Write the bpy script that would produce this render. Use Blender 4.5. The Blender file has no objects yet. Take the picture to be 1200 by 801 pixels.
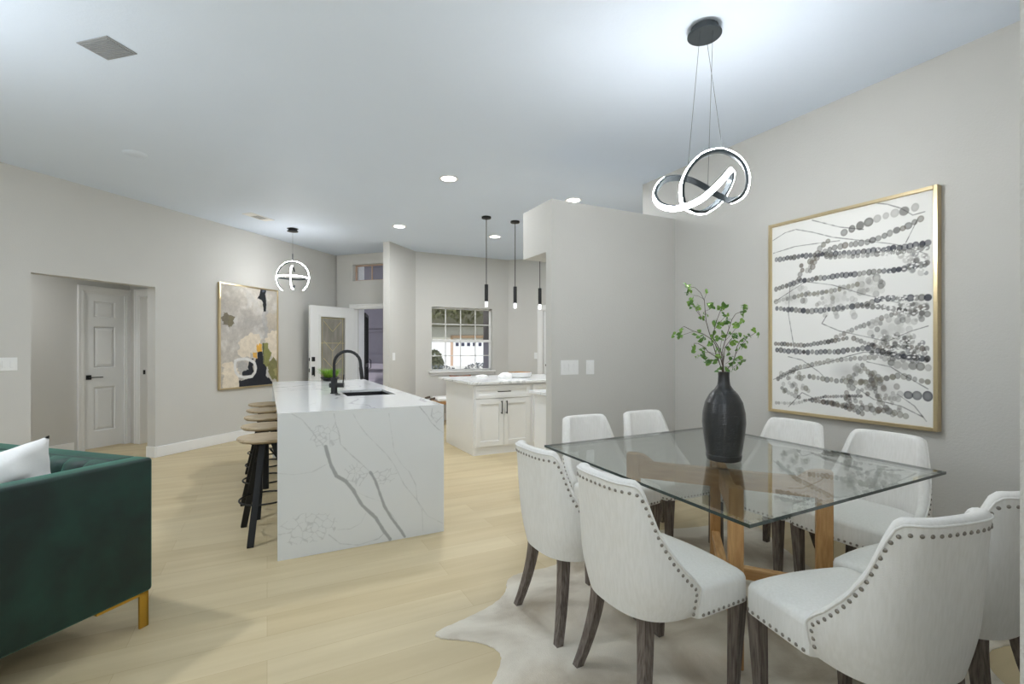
import bpy, bmesh, math, random
import numpy as np
from mathutils import Vector, Matrix
PI = math.pi
C = bpy.context.scene.collection
random.seed(7); rng = np.random.default_rng(5)

# ------------------------------------------------------------------ camera
FPX, CX, CY, CH = 562.0, 600.0, 408.0, 1.32
YAW = math.atan(287/562)
FW = (math.sin(YAW), math.cos(YAW)); RT = (math.cos(YAW), -math.sin(YAW))
cam = bpy.data.objects.new('camera', bpy.data.cameras.new('camera')); C.objects.link(cam)
cam.location = (0, 0, CH); cam.rotation_euler = (PI/2, 0, -YAW)
cam.data.sensor_width = 36; cam.data.lens = FPX/1200*36; cam.data.shift_y = 7.5/1200
cam.data.clip_start = 0.05; cam.data.clip_end = 300
bpy.context.scene.camera = cam

def at(px, py, Z):                      # point at depth Z (used to measure shapes of the place)
    a = (px-CX)/FPX; b = (CY-py)/FPX
    return Vector((Z*(FW[0]+a*RT[0]), Z*(FW[1]+a*RT[1]), CH+b*Z))
def on_plane(px, py, n, c):             # point on the vertical plane n.x*x+n.y*y=c
    a = (px-CX)/FPX; d = (FW[0]+a*RT[0], FW[1]+a*RT[1])
    t = c/(n[0]*d[0]+n[1]*d[1]); return at(px, py, t)

# ------------------------------------------------------------------ colours / materials
def lin(c):
    return tuple((v/255/12.92 if v/255 <= .04045 else ((v/255+.055)/1.055)**2.4) for v in c)
def newmat(name):
    m = bpy.data.materials.new(name); m.use_nodes = True
    nt = m.node_tree; return m, nt, nt.nodes['Principled BSDF']
def mat(name, rgb, rough=.5, metal=0, var=0, vscale=8, bump=0, bscale=60, spec=None, sheen=0, stretch=None, rgb2=None, coat=0):
    m, nt, b = newmat(name)
    col = lin(rgb)
    b.inputs['Roughness'].default_value = rough; b.inputs['Metallic'].default_value = metal
    if spec is not None: b.inputs['Specular IOR Level'].default_value = spec
    if sheen: b.inputs['Sheen Weight'].default_value = sheen; b.inputs['Sheen Roughness'].default_value = .35
    if coat: b.inputs['Coat Weight'].default_value = coat; b.inputs['Coat Roughness'].default_value = .08
    tc = nt.nodes.new('ShaderNodeTexCoord'); mp = nt.nodes.new('ShaderNodeMapping')
    nt.links.new(tc.outputs['Object'], mp.inputs['Vector'])
    if stretch: mp.inputs['Scale'].default_value = stretch
    n = nt.nodes.new('ShaderNodeTexNoise'); n.inputs['Scale'].default_value = vscale; n.inputs['Detail'].default_value = 4
    nt.links.new(mp.outputs[0], n.inputs['Vector'])
    r = nt.nodes.new('ShaderNodeValToRGB')
    c2 = lin(rgb2) if rgb2 else tuple(v*(1-var) for v in col)
    r.color_ramp.elements[0].position = .35; r.color_ramp.elements[1].position = .65
    r.color_ramp.elements[0].color = (*c2, 1); r.color_ramp.elements[1].color = (*col, 1)
    nt.links.new(n.outputs['Fac'], r.inputs['Fac']); nt.links.new(r.outputs[0], b.inputs['Base Color'])
    if bump:
        n2 = nt.nodes.new('ShaderNodeTexNoise'); n2.inputs['Scale'].default_value = bscale; n2.inputs['Detail'].default_value = 3
        nt.links.new(tc.outputs['Object'], n2.inputs['Vector'])
        bp = nt.nodes.new('ShaderNodeBump'); bp.inputs['Strength'].default_value = bump; bp.inputs['Distance'].default_value = .004
        nt.links.new(n2.outputs['Fac'], bp.inputs['Height']); nt.links.new(bp.outputs[0], b.inputs['Normal'])
    return m
def emis(name, rgb, s):
    m, nt, b = newmat(name); b.inputs['Base Color'].default_value = (*lin(rgb), 1)
    b.inputs['Emission Color'].default_value = (*lin(rgb), 1); b.inputs['Emission Strength'].default_value = s
    return m
def glassmat(name, tint, k=.06, rough=0.0):
    m = bpy.data.materials.new(name); m.use_nodes = True; nt = m.node_tree; nt.nodes.clear()
    o = nt.nodes.new('ShaderNodeOutputMaterial'); mx = nt.nodes.new('ShaderNodeMixShader')
    t = nt.nodes.new('ShaderNodeBsdfTransparent'); t.inputs[0].default_value = (*tint, 1)
    g = nt.nodes.new('ShaderNodeBsdfGlossy'); g.inputs['Roughness'].default_value = rough
    lw = nt.nodes.new('ShaderNodeLayerWeight'); lw.inputs['Blend'].default_value = .5
    p = nt.nodes.new('ShaderNodeMath'); p.operation = 'POWER'; p.inputs[1].default_value = 5
    ma = nt.nodes.new('ShaderNodeMath'); ma.operation = 'MULTIPLY_ADD'; ma.inputs[1].default_value = .9; ma.inputs[2].default_value = k
    nt.links.new(lw.outputs['Facing'], p.inputs[0]); nt.links.new(p.outputs[0], ma.inputs[0])
    nt.links.new(ma.outputs[0], mx.inputs[0]); nt.links.new(t.outputs[0], mx.inputs[1]); nt.links.new(g.outputs[0], mx.inputs[2])
    nt.links.new(mx.outputs[0], o.inputs['Surface']); return m
def attrmat(name, rough, bump=0, spec=.5):
    m, nt, b = newmat(name); a = nt.nodes.new('ShaderNodeAttribute'); a.attribute_name = 'paint'
    nt.links.new(a.outputs['Color'], b.inputs['Base Color']); b.inputs['Roughness'].default_value = rough
    b.inputs['Specular IOR Level'].default_value = spec
    return m

WALL = mat('painted_wall', (206, 205, 200), .75, var=.02, vscale=2, bump=.28, bscale=90)
CEIL = mat('painted_ceiling', (222, 233, 247), .62, var=.01, vscale=2, bump=.2, bscale=70)
TRIM = mat('white_trim_paint', (238, 238, 236), .4, var=.01)
CAB = mat('white_cabinet_paint', (236, 237, 236), .35, var=.01)
FAB = mat('white_linen', (236, 235, 231), .9, rgb2=(230, 229, 224), vscale=110, bump=.3, bscale=500, stretch=(1, 1, .15), sheen=.1)
NAIL = mat('aged_nickel', (150, 145, 138), .35, metal=1)
WOODD = mat('weathered_brown_wood', (126, 116, 108), .6, rgb2=(84, 74, 67), vscale=9, stretch=(14, 14, 1.2), bump=.3, bscale=120)
OAK = mat('honey_oak', (206, 164, 112), .45, rgb2=(184, 138, 86), vscale=6, stretch=(1.5, 12, 12), bump=.15, bscale=90)
OAKV = mat('honey_oak_upright', (204, 160, 106), .45, rgb2=(182, 136, 84), vscale=6, stretch=(12, 12, 1.5), bump=.15, bscale=90)
BLACK = mat('matte_black', (26, 27, 29), .45, var=.1)
BLACKM = mat('black_metal', (24, 25, 26), .5, metal=.2, var=.1)
GREYM = mat('graphite_metal', (70, 76, 80), .4, metal=.5, var=.05)
GOLD = mat('champagne_gold', (214, 196, 158), .28, metal=.85, var=.03, stretch=(1, 1, 10))
GOLDB = mat('brushed_gold', (200, 160, 70), .3, metal=.9, var=.05)
VELVET = mat('green_velvet', (10, 50, 42), .6, rgb2=(4, 28, 25), vscale=5, sheen=.8, bump=.15, bscale=200)
VELVET.node_tree.nodes['Principled BSDF'].inputs['Sheen Tint'].default_value = (*lin((110, 190, 165)), 1)
PILLOW = mat('white_cotton', (238, 238, 236), .9, var=.04, bump=1.0, bscale=13)
SEATW = mat('bleached_wood', (196, 178, 148), .5, rgb2=(172, 152, 120), vscale=8, stretch=(1, 6, 6))
VASE = mat('black_ceramic', (38, 39, 40), .28, var=.15, coat=.3)
STEM = mat('brown_twig', (84, 70, 58), .7, var=.2)
LEAF = mat('green_leaf', (138, 176, 76), .5, rgb2=(66, 112, 52), vscale=22)
GRASS = mat('bright_grass', (150, 190, 60), .6, rgb2=(90, 138, 36), vscale=40)
LED = emis('led_diffuser', (252, 252, 252), 112)
LED2 = emis('ring_led_diffuser', (252, 252, 252), 55)
DLIGHT = emis('downlight_diffuser', (255, 252, 245), 14)
ACRYL = emis('lit_acrylic', (250, 252, 255), 1.6)
GLASS = glassmat('window_glass', (.97, .98, .98), .05)
TGLASS = glassmat('table_glass', (.93, .955, .94), .15)
TEDGE = mat('glass_edge_green', (24, 52, 48), .08, var=.2, vscale=20, coat=.6)
RUBBER = mat('grey_plate', (150, 153, 155), .5, var=.03)
PLATE = mat('white_switch_plate', (240, 241, 240), .35)
LEATHER = mat('brown_leather', (140, 74, 34), .5, var=.2)
STUCCO = mat('lavender_stucco', (150, 145, 158), .85, var=.05, bump=.5, bscale=60)
STUCW = mat('white_stucco', (232, 232, 236), .85, var=.03, bump=.6, bscale=50)
GARAGE = mat('white_garage', (240, 242, 246), .7)
DARKWIN = mat('dark_garage_glass', (60, 62, 84), .2)
TAN = mat('tan_trim', (198, 170, 150), .7)
FOL = mat('grey_green_foliage', (188, 190, 160), .8, rgb2=(128, 132, 104), vscale=6)
SHRUB = mat('grey_blue_shrub', (132, 138, 140), .8, rgb2=(92, 98, 104), vscale=10)
CONC = mat('pale_concrete', (214, 212, 208), .85, var=.05)
TOWEL = mat('white_cloth', (246, 246, 244), .9, bump=.3, bscale=80)
BOWLM = mat('white_stoneware', (240, 240, 238), .3)
SCREENM = mat('grey_roof', (120, 120, 112), .8)

def floor_mat():
    m, nt, b = newmat('light_oak_planks')
    tc = nt.nodes.new('ShaderNodeTexCoord')
    br = nt.nodes.new('ShaderNodeTexBrick'); br.offset = .37; br.offset_frequency = 2
    br.inputs['Scale'].default_value = 1; br.inputs['Brick Width'].default_value = 1.5; br.inputs['Row Height'].default_value = .19
    br.inputs['Mortar Size'].default_value = .0012; br.inputs['Mortar Smooth'].default_value = .4; br.inputs['Bias'].default_value = 0
    br.inputs['Color1'].default_value = (*lin((213, 198, 163)), 1); br.inputs['Color2'].default_value = (*lin((204, 187, 150)), 1)
    br.inputs['Mortar'].default_value = (*lin((190, 170, 134)), 1)
    nt.links.new(tc.outputs['Object'], br.inputs['Vector'])
    mp = nt.nodes.new('ShaderNodeMapping'); mp.inputs['Scale'].default_value = (.6, 6, 1); nt.links.new(tc.outputs['Object'], mp.inputs['Vector'])
    n = nt.nodes.new('ShaderNodeTexNoise'); n.inputs['Scale'].default_value = 1.6; n.inputs['Detail'].default_value = 5
    nt.links.new(mp.outputs[0], n.inputs['Vector'])
    r = nt.nodes.new('ShaderNodeValToRGB'); r.color_ramp.elements[0].position = .3; r.color_ramp.elements[1].position = .7
    r.color_ramp.elements[0].color = (.86, .84, .80, 1); r.color_ramp.elements[1].color = (1, 1, 1, 1)
    nt.links.new(n.outputs['Fac'], r.inputs[0])
    mx = nt.nodes.new('ShaderNodeMix'); mx.data_type = 'RGBA'; mx.blend_type = 'MULTIPLY'; mx.inputs['Factor'].default_value = 1
    nt.links.new(br.outputs['Color'], mx.inputs['A']); nt.links.new(r.outputs[0], mx.inputs['B'])
    nt.links.new(mx.outputs['Result'], b.inputs['Base Color']); b.inputs['Roughness'].default_value = .48
    b.inputs['Specular IOR Level'].default_value = .3
    return m
def marble_mat():
    m, nt, b = newmat('veined_quartz')
    tc = nt.nodes.new('ShaderNodeTexCoord')
    n = nt.nodes.new('ShaderNodeTexNoise'); n.inputs['Scale'].default_value = 1.1; n.inputs['Detail'].default_value = 6; n.inputs['Distortion'].default_value = 1.2
    nt.links.new(tc.outputs['Object'], n.inputs['Vector'])
    r = nt.nodes.new('ShaderNodeValToRGB'); e = r.color_ramp.elements
    e[0].position = .488; e[0].color = (*lin((238, 240, 240)), 1); e[1].position = .512; e[1].color = (*lin((238, 240, 240)), 1)
    k = e.new(.5); k.color = (*lin((196, 198, 198)), 1)
    nt.links.new(n.outputs['Fac'], r.inputs[0]); nt.links.new(r.outputs[0], b.inputs['Base Color'])
    b.inputs['Roughness'].default_value = .12
    return m
def rug_mat():
    m, nt, b = newmat('cowhide')
    tc = nt.nodes.new('ShaderNodeTexCoord')
    n = nt.nodes.new('ShaderNodeTexNoise'); n.inputs['Scale'].default_value = 2.6; n.inputs['Detail'].default_value = 6; n.inputs['Distortion'].default_value = .6
    nt.links.new(tc.outputs['Object'], n.inputs['Vector'])
    r = nt.nodes.new('ShaderNodeValToRGB'); e = r.color_ramp.elements
    e[0].position = .36; e[0].color = (*lin((176, 163, 142)), 1); e[1].position = .58; e[1].color = (*lin((226, 219, 204)), 1)
    nt.links.new(n.outputs['Fac'], r.inputs[0]); nt.links.new(r.outputs[0], b.inputs['Base Color'])
    b.inputs['Roughness'].default_value = .95; b.inputs['Sheen Weight'].default_value = .3
    n2 = nt.nodes.new('ShaderNodeTexNoise'); n2.inputs['Scale'].default_value = 160; nt.links.new(tc.outputs['Object'], n2.inputs['Vector'])
    bp = nt.nodes.new('ShaderNodeBump'); bp.inputs['Strength'].default_value = .6; bp.inputs['Distance'].default_value = .004
    nt.links.new(n2.outputs['Fac'], bp.inputs['Height']); nt.links.new(bp.outputs[0], b.inputs['Normal'])
    return m
FLOOR = floor_mat(); MARBLE = marble_mat(); RUG = rug_mat()
PAINTM = attrmat('quartz_with_veins', .12); CANVAS = attrmat('painted_canvas', .7, spec=.3)

# ------------------------------------------------------------------ mesh helpers
def obj(name, bm, m, parent=None, smooth=False, loc=None, rot=None):
    me = bpy.data.meshes.new(name); bmesh.ops.recalc_face_normals(bm, faces=bm.faces[:])
    bm.to_mesh(me); bm.free()
    for mm in (m if isinstance(m, (list, tuple)) else [m]): me.materials.append(mm)
    if smooth:
        me.polygons.foreach_set('use_smooth', [True]*len(me.polygons))
        if smooth != 'all': me.set_sharp_from_angle(angle=math.radians(40))
    o = bpy.data.objects.new(name, me); C.objects.link(o)
    if parent: o.parent = parent
    if loc: o.location = loc
    if rot: o.rotation_euler = rot
    return o
def thing(name, label, cat, loc=(0, 0, 0), rotz=0, group=None):
    o = bpy.data.objects.new(name, None); C.objects.link(o); o.empty_display_size = .1
    o.location = loc; o.rotation_euler = (0, 0, rotz); tag(o, label, cat, group); return o
def tag(o, label, cat, group=None):
    o['label'] = label; o['category'] = cat
    if group: o['group'] = group
    return o
def struct(name, bm, m, smooth=False, loc=None, rot=None, label=None):
    o = obj(name, bm, m, None, smooth, loc, rot); o['kind'] = 'structure'
    if label: o['label'] = label
    return o
def sthing(name, loc, rotz=0, label=None):
    o = bpy.data.objects.new(name, None); C.objects.link(o); o.location = loc; o.rotation_euler = (0, 0, rotz)
    o['kind'] = 'structure'
    if label: o['label'] = label
    return o
def B(): return bmesh.new()
def box(bm, a, b, bev=0, seg=2, M=None, mi=0):
    x0, y0, z0 = [min(p, q) for p, q in zip(a, b)]; x1, y1, z1 = [max(p, q) for p, q in zip(a, b)]
    t = bmesh.new(); bmesh.ops.create_cube(t, size=1)
    for v in t.verts: v.co = Vector(((x0+x1)/2+v.co.x*(x1-x0), (y0+y1)/2+v.co.y*(y1-y0), (z0+z1)/2+v.co.z*(z1-z0)))
    if bev: bmesh.ops.bevel(t, geom=t.edges[:], offset=bev, segments=seg, affect='EDGES', profile=.5)
    return merge(bm, t, M, mi)
def merge(bm, t, M=None, mi=0):
    if M is not None: bmesh.ops.transform(t, matrix=M, verts=t.verts)
    mp = {}
    for v in t.verts: mp[v] = bm.verts.new(v.co)
    for f in t.faces:
        try: nf = bm.faces.new([mp[v] for v in f.verts]); nf.material_index = mi if mi else f.material_index
        except ValueError: pass
    t.free(); return bm
def prism(bm, pts, z0, z1, M=None, mi=0):
    t = bmesh.new(); a = [t.verts.new((p[0], p[1], z0)) for p in pts]; b = [t.verts.new((p[0], p[1], z1)) for p in pts]
    t.faces.new(a[::-1]); t.faces.new(b); n = len(pts)
    for i in range(n): t.faces.new((a[i], a[(i+1) % n], b[(i+1) % n], b[i]))
    return merge(bm, t, M, mi)
def prism_y(bm, pts, y0, y1, M=None): # pts in (x,z)
    t = bmesh.new(); a = [t.verts.new((p[0], y0, p[1])) for p in pts]; b = [t.verts.new((p[0], y1, p[1])) for p in pts]
    t.faces.new(a[::-1]); t.faces.new(b); n = len(pts)
    for i in range(n): t.faces.new((a[i], a[(i+1) % n], b[(i+1) % n], b[i]))
    return merge(bm, t, M)
def lathe(bm, prof, n=32, c=(0, 0, 0), M=None):
    t = bmesh.new(); rings = []
    for r, z in prof:
        if r < 1e-6: rings.append([t.verts.new((c[0], c[1], c[2]+z))])
        else: rings.append([t.verts.new((c[0]+r*math.cos(2*PI*i/n), c[1]+r*math.sin(2*PI*i/n), c[2]+z)) for i in range(n)])
    for A, Bq in zip(rings, rings[1:]):
        for i in range(n):
            j = (i+1) % n
            if len(A) == 1 and len(Bq) == 1: continue
            if len(A) == 1: t.faces.new((A[0], Bq[i], Bq[j]))
            elif len(Bq) == 1: t.faces.new((A[i], A[j], Bq[0]))
            else: t.faces.new((A[i], A[j], Bq[j], Bq[i]))
    for R in (rings[0], rings[-1]):
        if len(R) > 1: t.faces.new(R)
    return merge(bm, t, M)
def cyl(bm, c, r, z0, z1, n=24, M=None): return lathe(bm, [(r, z0), (r, z1)], n, c, M)
def tube(bm, pts, r, n=8, closed=False):
    pts = [Vector(p) for p in pts]; N = len(pts); rad = r if isinstance(r, (list, tuple)) else [r]*N
    rings = []; up = None
    for i, p in enumerate(pts):
        a = pts[(i-1) % N] if (i > 0 or closed) else p; b = pts[(i+1) % N] if (i < N-1 or closed) else p
        T = (b-a).normalized()
        if up is None:
            up = Vector((0, 0, 1)) if abs(T.z) < .9 else Vector((1, 0, 0))
        S = T.cross(up)
        if S.length < 1e-5: S = T.cross(Vector((.3, 1, .2)))
        S.normalize(); U = S.cross(T).normalized(); up = U
        rings.append([bm.verts.new(p+(S*math.cos(2*PI*k/n)+U*math.sin(2*PI*k/n))*rad[i]) for k in range(n)])
    rr = list(zip(rings, rings[1:]))+([(rings[-1], rings[0])] if closed else [])
    for A, Q in rr:
        for k in range(n): bm.faces.new((A[k], A[(k+1) % n], Q[(k+1) % n], Q[k]))
    if not closed:
        bm.faces.new(rings[0]); bm.faces.new(rings[-1][::-1])
    return bm
def loft(bm, rings, cap0=True, cap1=True, closed=True):
    vr = [[bm.verts.new(p) for p in r] for r in rings]
    for A, Q in zip(vr, vr[1:]):
        n = len(A)
        for i in range(n if closed else n-1):
            j = (i+1) % n; bm.faces.new((A[i], A[j], Q[j], Q[i]))
    if cap0: bm.faces.new(vr[0][::-1])
    if cap1: bm.faces.new(vr[-1])
    return bm
def taper_leg(bm, top, bot, wt, wb):   # square tapered leg between two points
    r = []
    for p, w in ((top, wt), (bot, wb)):
        r.append([(p[0]+sx*w/2, p[1]+sy*w/2, p[2]) for sx, sy in ((-1, -1), (1, -1), (1, 1), (-1, 1))])
    t = bmesh.new(); loft(t, r); bmesh.ops.bevel(t, geom=t.edges[:], offset=.003, segments=1, affect='EDGES')
    return merge(bm, t)
def bar(bm, p, q, w, h, bev=.002):     # rectangular bar between points
    p, q = Vector(p), Vector(q); d = q-p; L = d.length; T = d.normalized()
    up = Vector((0, 0, 1)) if abs(T.z) < .95 else Vector((0, 1, 0))
    S = T.cross(up).normalized(); U = S.cross(T)
    M = Matrix(((T.x, S.x, U.x, p.x), (T.y, S.y, U.y, p.y), (T.z, S.z, U.z, p.z), (0, 0, 0, 1)))
    return box(bm, (0, -w/2, -h/2), (L, w/2, h/2), bev, 1, M)
def wall_box(bm, L, z0, z1, t, holes=(), s0=0):     # wall in local frame: x along, y 0..t outward, holes (a,b,za,zb)
    xs = sorted({s0, L}|{h for q in holes for h in q[:2]}); zs = sorted({z0, z1}|{h for q in holes for h in q[2:]})
    cut = lambda x, z: any(a < x < b and c < z < d for a, b, c, d in holes)
    # build faces only where exposed
    nx, nz = len(xs)-1, len(zs)-1
    solid = [[not cut((xs[i]+xs[i+1])/2, (zs[j]+zs[j+1])/2) for j in range(nz)] for i in range(nx)]
    vc = {}
    def V(x, y, z):
        k = (x, y, z)
        if k not in vc: vc[k] = bm.verts.new(k)
        return vc[k]
    def S(i, j): return 0 <= i < nx and 0 <= j < nz and solid[i][j]
    for i in range(nx):
        for j in range(nz):
            if not solid[i][j]: continue
            xa, xb, za, zb = xs[i], xs[i+1], zs[j], zs[j+1]
            bm.faces.new((V(xa, 0, za), V(xb, 0, za), V(xb, 0, zb), V(xa, 0, zb)))
            bm.faces.new((V(xb, t, za), V(xa, t, za), V(xa, t, zb), V(xb, t, zb)))
            if not S(i-1, j): bm.faces.new((V(xa, t, za), V(xa, 0, za), V(xa, 0, zb), V(xa, t, zb)))
            if not S(i+1, j): bm.faces.new((V(xb, 0, za), V(xb, t, za), V(xb, t, zb), V(xb, 0, zb)))
            if not S(i, j-1): bm.faces.new((V(xa, 0, za), V(xa, t, za), V(xb, t, za), V(xb, 0, za)))
            if not S(i, j+1): bm.faces.new((V(xa, 0, zb), V(xb, 0, zb), V(xb, t, zb), V(xa, t, zb)))
    return bm
def dup(root, loc, rotz, label, group=None):
    r = root.copy(); C.objects.link(r); r.location = loc; r.rotation_euler = (0, 0, rotz); r['label'] = label
    if group: r['group'] = group
    for ch in list(root.children):
        c = ch.copy(); C.objects.link(c); c.parent = r
        for g in ch.children:
            d = g.copy(); C.objects.link(d); d.parent = c
    return r

# painted surfaces: numpy raster stored on a fine grid
class Canvas:
    def __init__(s, w, h, res, base):
        s.nx = int(w/res)+1; s.ny = int(h/res)+1; s.w, s.h = w, h
        s.U, s.V = np.meshgrid(np.linspace(0, w, s.nx), np.linspace(0, h, s.ny)); s.res = res
        s.c = np.empty((s.ny, s.nx, 3)); s.c[:] = lin(base)
    def blend(s, a, rgb): s.c += (np.array(lin(rgb))-s.c)*np.clip(a, 0, 1)[..., None]
    def ell(s, u, v, ru, rv, rgb, al=1, ring=False, soft=1.0):
        d = np.sqrt(((s.U-u)/ru)**2+((s.V-v)/rv)**2); e = s.res/min(ru, rv)*soft
        a = np.clip((1-d)/e+.5, 0, 1)
        if ring: a = a*np.clip(.78+.3*d**3, 0, 1)
        s.blend(a*al, rgb)
    def line(s, P, w, rgb, al=1, soft=1.0, wob=0):
        m = np.full(s.U.shape, 9.)
        for (a, b), (c, d) in zip(P, P[1:]):
            dx, dy = c-a, d-b; L = dx*dx+dy*dy+1e-12
            t = np.clip(((s.U-a)*dx+(s.V-b)*dy)/L, 0, 1); m = np.minimum(m, np.hypot(s.U-a-t*dx, s.V-b-t*dy))
        if wob: m = m+wob*(s.noise(.03, 3)-.5)
        s.blend(np.clip((w/2-m)/(s.res*soft)+.5, 0, 1)*al, rgb)
    def poly(s, P, rgb, al=1, wob=.006):
        nu = (s.noise(.07, 11, 4)-.5)*wob*9; nv = (s.noise(.07, 12, 4)-.5)*wob*9
        U, V = s.U+nu, s.V+nv; ins = np.zeros(U.shape, bool); n = len(P)
        for i in range(n):
            x0, y0 = P[i]; x1, y1 = P[(i+1) % n]
            if y0 == y1: continue
            ins ^= ((y0 > V) != (y1 > V)) & (U < (x1-x0)*(V-y0)/(y1-y0)+x0)
        s.blend(ins*al, rgb)
    def noise(s, scale, seed, octv=3):
        r = np.random.default_rng(seed); out = 0; tot = 0
        for o in range(octv):
            sc = scale/2**o; gx, gy = int(s.w/sc)+3, int(s.h/sc)+3; g = r.random((gy, gx))
            x, y = s.U/sc, s.V/sc; i, j = x.astype(int), y.astype(int); fx, fy = x-i, y-j
            fx = fx*fx*(3-2*fx); fy = fy*fy*(3-2*fy)
            v = (g[j, i]*(1-fx)+g[j, i+1]*fx)*(1-fy)+(g[j+1, i]*(1-fx)+g[j+1, i+1]*fx)*fy
            out = out+v*.5**o; tot += .5**o
        return out/tot
    def cells(s, u, v, ru, rv, n, rgb, al, seed, w=.003):
        r = np.random.default_rng(seed)
        m = (((s.U-u)/ru)**2+((s.V-v)/rv)**2) < 1+.5*(s.noise(.08, seed)-.5)
        px = u+(r.random(n)*2-1)*ru*1.2; py = v+(r.random(n)*2-1)*rv*1.2
        uu = s.U[m]+(s.noise(.04, seed+1)[m]-.5)*.03; vv = s.V[m]+(s.noise(.04, seed+2)[m]-.5)*.03
        D = np.sort(np.hypot(uu[:, None]-px, vv[:, None]-py), axis=1)
        a = np.zeros(s.U.shape); a[m] = np.clip((w-(D[:, 1]-D[:, 0]))/s.res+.5, 0, 1)*al
        s.blend(a, rgb)
    def build(s, name, m, M, parent=None):  # M maps (u,v,0) to space
        X = np.stack([s.U.ravel(), s.V.ravel(), np.zeros(s.U.size), np.ones(s.U.size)])
        P = (np.array(M) @ X)[:3].T
        idx = np.arange(s.nx*s.ny).reshape(s.ny, s.nx)
        q = np.stack([idx[:-1, :-1], idx[:-1, 1:], idx[1:, 1:], idx[1:, :-1]], -1).reshape(-1, 4)
        me = bpy.data.meshes.new(name); me.vertices.add(len(P)); me.vertices.foreach_set('co', P.ravel())
        me.loops.add(q.size); me.loops.foreach_set('vertex_index', q.ravel().astype(np.int32))
        me.polygons.add(len(q)); me.polygons.foreach_set('loop_start', (np.arange(len(q))*4).astype(np.int32))
        me.update(calc_edges=True); me.validate()
        at_ = me.color_attributes.new('paint', 'FLOAT_COLOR', 'POINT')
        at_.data.foreach_set('color', np.concatenate([s.c.reshape(-1, 3), np.ones((len(P), 1))], 1).ravel().astype(np.float32))
        me.materials.append(m)
        o = bpy.data.objects.new(name, me); C.objects.link(o); o.parent = parent; return o

H = 3.05; R2 = math.sqrt(.5)
# ------------------------------------------------------------------ shell
FP = [(-7, -4.2), (6, -4.2), (6, 6.7), (4.3, 8.5), (2.42, 8.5), (1.21, 9.56), (-.5, 8.35), (-1.6, 9.8), (-4.5, 6.7), (-7, 4.3)]
b = B(); prism(b, [(-7, -4.2), (5.8, -4.2), (5.8, 6.9), (4.25, 8.53), (2.4, 8.53), (2.16, 8.53), (1.16, 9.53), (-.7, 9.5), (-1.6, 10.2), (-7, 4.8)], -.12, 0)
struct('floor', b, FLOOR, label='light oak plank floor')
b = B(); prism(b, [(-7, -4.2), (5.8, -4.2), (5.8, 6.9), (4.25, 8.53), (2.2, 8.53), (1.16, 9.53), (-7, 1.37)], H, H+.15)
struct('ceiling', b, CEIL, label='flat white ceiling')
# left wall: line y = x+8.33, runs from (-7,1.33) toward (1.165,9.495); local x along (1,1)/sqrt2, outward y = (-1,1)/sqrt2
LW = (-7, 1.33, 0); LWR = PI/4
def lw_s(x): return (x+7)/R2
b = B(); s1, s2 = lw_s(-2.047), lw_s(-1.204)
wall_box(b, lw_s(1.165)+.14, 0, H, .135, [(s1, s2, 0, 2.06)])
struct('wall_left', b, WALL, loc=LW, rot=(0, 0, LWR), label='long greige wall on the left')
def lw_pt(s, out, z=0): return (LW[0]+(s-out)*R2, LW[1]+(s+out)*R2, z)
# baseboards on left wall
def base_board(name, loc, rotz, a, bb, side=-1, h=.13, label=None):
    q = B(); box(q, (a, 0, 0), (bb, side*.016, h), .004, 1); box(q, (a, 0, 0), (bb, side*.020, h-.02), .003, 1)
    return struct(name, q, TRIM, loc=loc, rot=(0, 0, rotz), label=label)
b = B()
box(b, (s2, -.018, 0), (lw_s(1.14), 0, .132), .004, 1); box(b, (s2-.018, -.018, 0), (s2, .135, .132), .004, 1)
struct('baseboard_left', b, TRIM, loc=LW, rot=(0, 0, LWR), label='white baseboard below the abstract painting')
b = B(); box(b, (.2, -.018, 0), (s1, 0, .132), .004, 1)
struct('baseboard_west', b, TRIM, loc=LW, rot=(0, 0, LWR), label='white baseboard behind the sofa')
# hall behind the opening
hs = lambda x, y: (((x-LW[0])*R2+(y-LW[1])*R2), (-(x-LW[0])*R2+(y-LW[1])*R2))
hb = (10.1-8.33)*R2                         # distance of hall back wall
sd0 = hs(-2.10, 8.0)[0]; sd1 = hs(-1.747, 8.35)[0]; sE = hs(-1.709, 8.391)[0]
b = B(); wall_box(b, sE+.12, 0, 2.6, .12, [(sd0-.03, sd1+.03, 0, 2.085)], s0=sE-3.6)
o = struct('wall_hall_back', b, WALL, loc=lw_pt(0, hb), rot=(0, 0, LWR)); o.location = (LW[0]-hb*R2, LW[1]+hb*R2, 0)
b = B(); wall_box(b, hb-.135, 0, 2.6, .12, [(.2-.02, 1.0, 0, 2.07)])
struct('wall_hall_end', b, WALL, loc=lw_pt(sE, hb), rot=(0, 0, -PI/4))
b = B(); box(b, (sE-3.6, .135, 2.45), (sE+.1, hb, 2.55)); struct('ceiling', b, CEIL, loc=LW, rot=(0, 0, LWR), label='low white hallway ceiling')
b = B(); box(b, (sE-3.6, .135, 0), (sE-3.5, hb, 2.5)); struct('wall_hall_far', b, WALL, loc=LW, rot=(0, 0, LWR))
# room beyond the hall end
b = B(); box(b, (sE+1.7, .135, 0), (sE+1.8, hb+1.2, 2.6)); box(b, (sE+.1, hb+1.1, 0), (sE+1.8, hb+1.2, 2.6)); box(b, (sE+.12, .135, 2.45), (sE+1.8, hb+1.2, 2.55))
struct('wall_far_room', b, WALL, loc=LW, rot=(0, 0, LWR))
b = B(); box(b, (sE+1.68, .135, 0), (sE+1.7, hb+1.1, .13)); struct('baseboard_far_room', b, TRIM, loc=LW, rot=(0, 0, LWR))
b = B(); box(b, (sE-3.5, hb-.018, 0), (sd0-.115, hb, .13)); struct('baseboard_hall', b, TRIM, loc=LW, rot=(0, 0, LWR))

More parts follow.
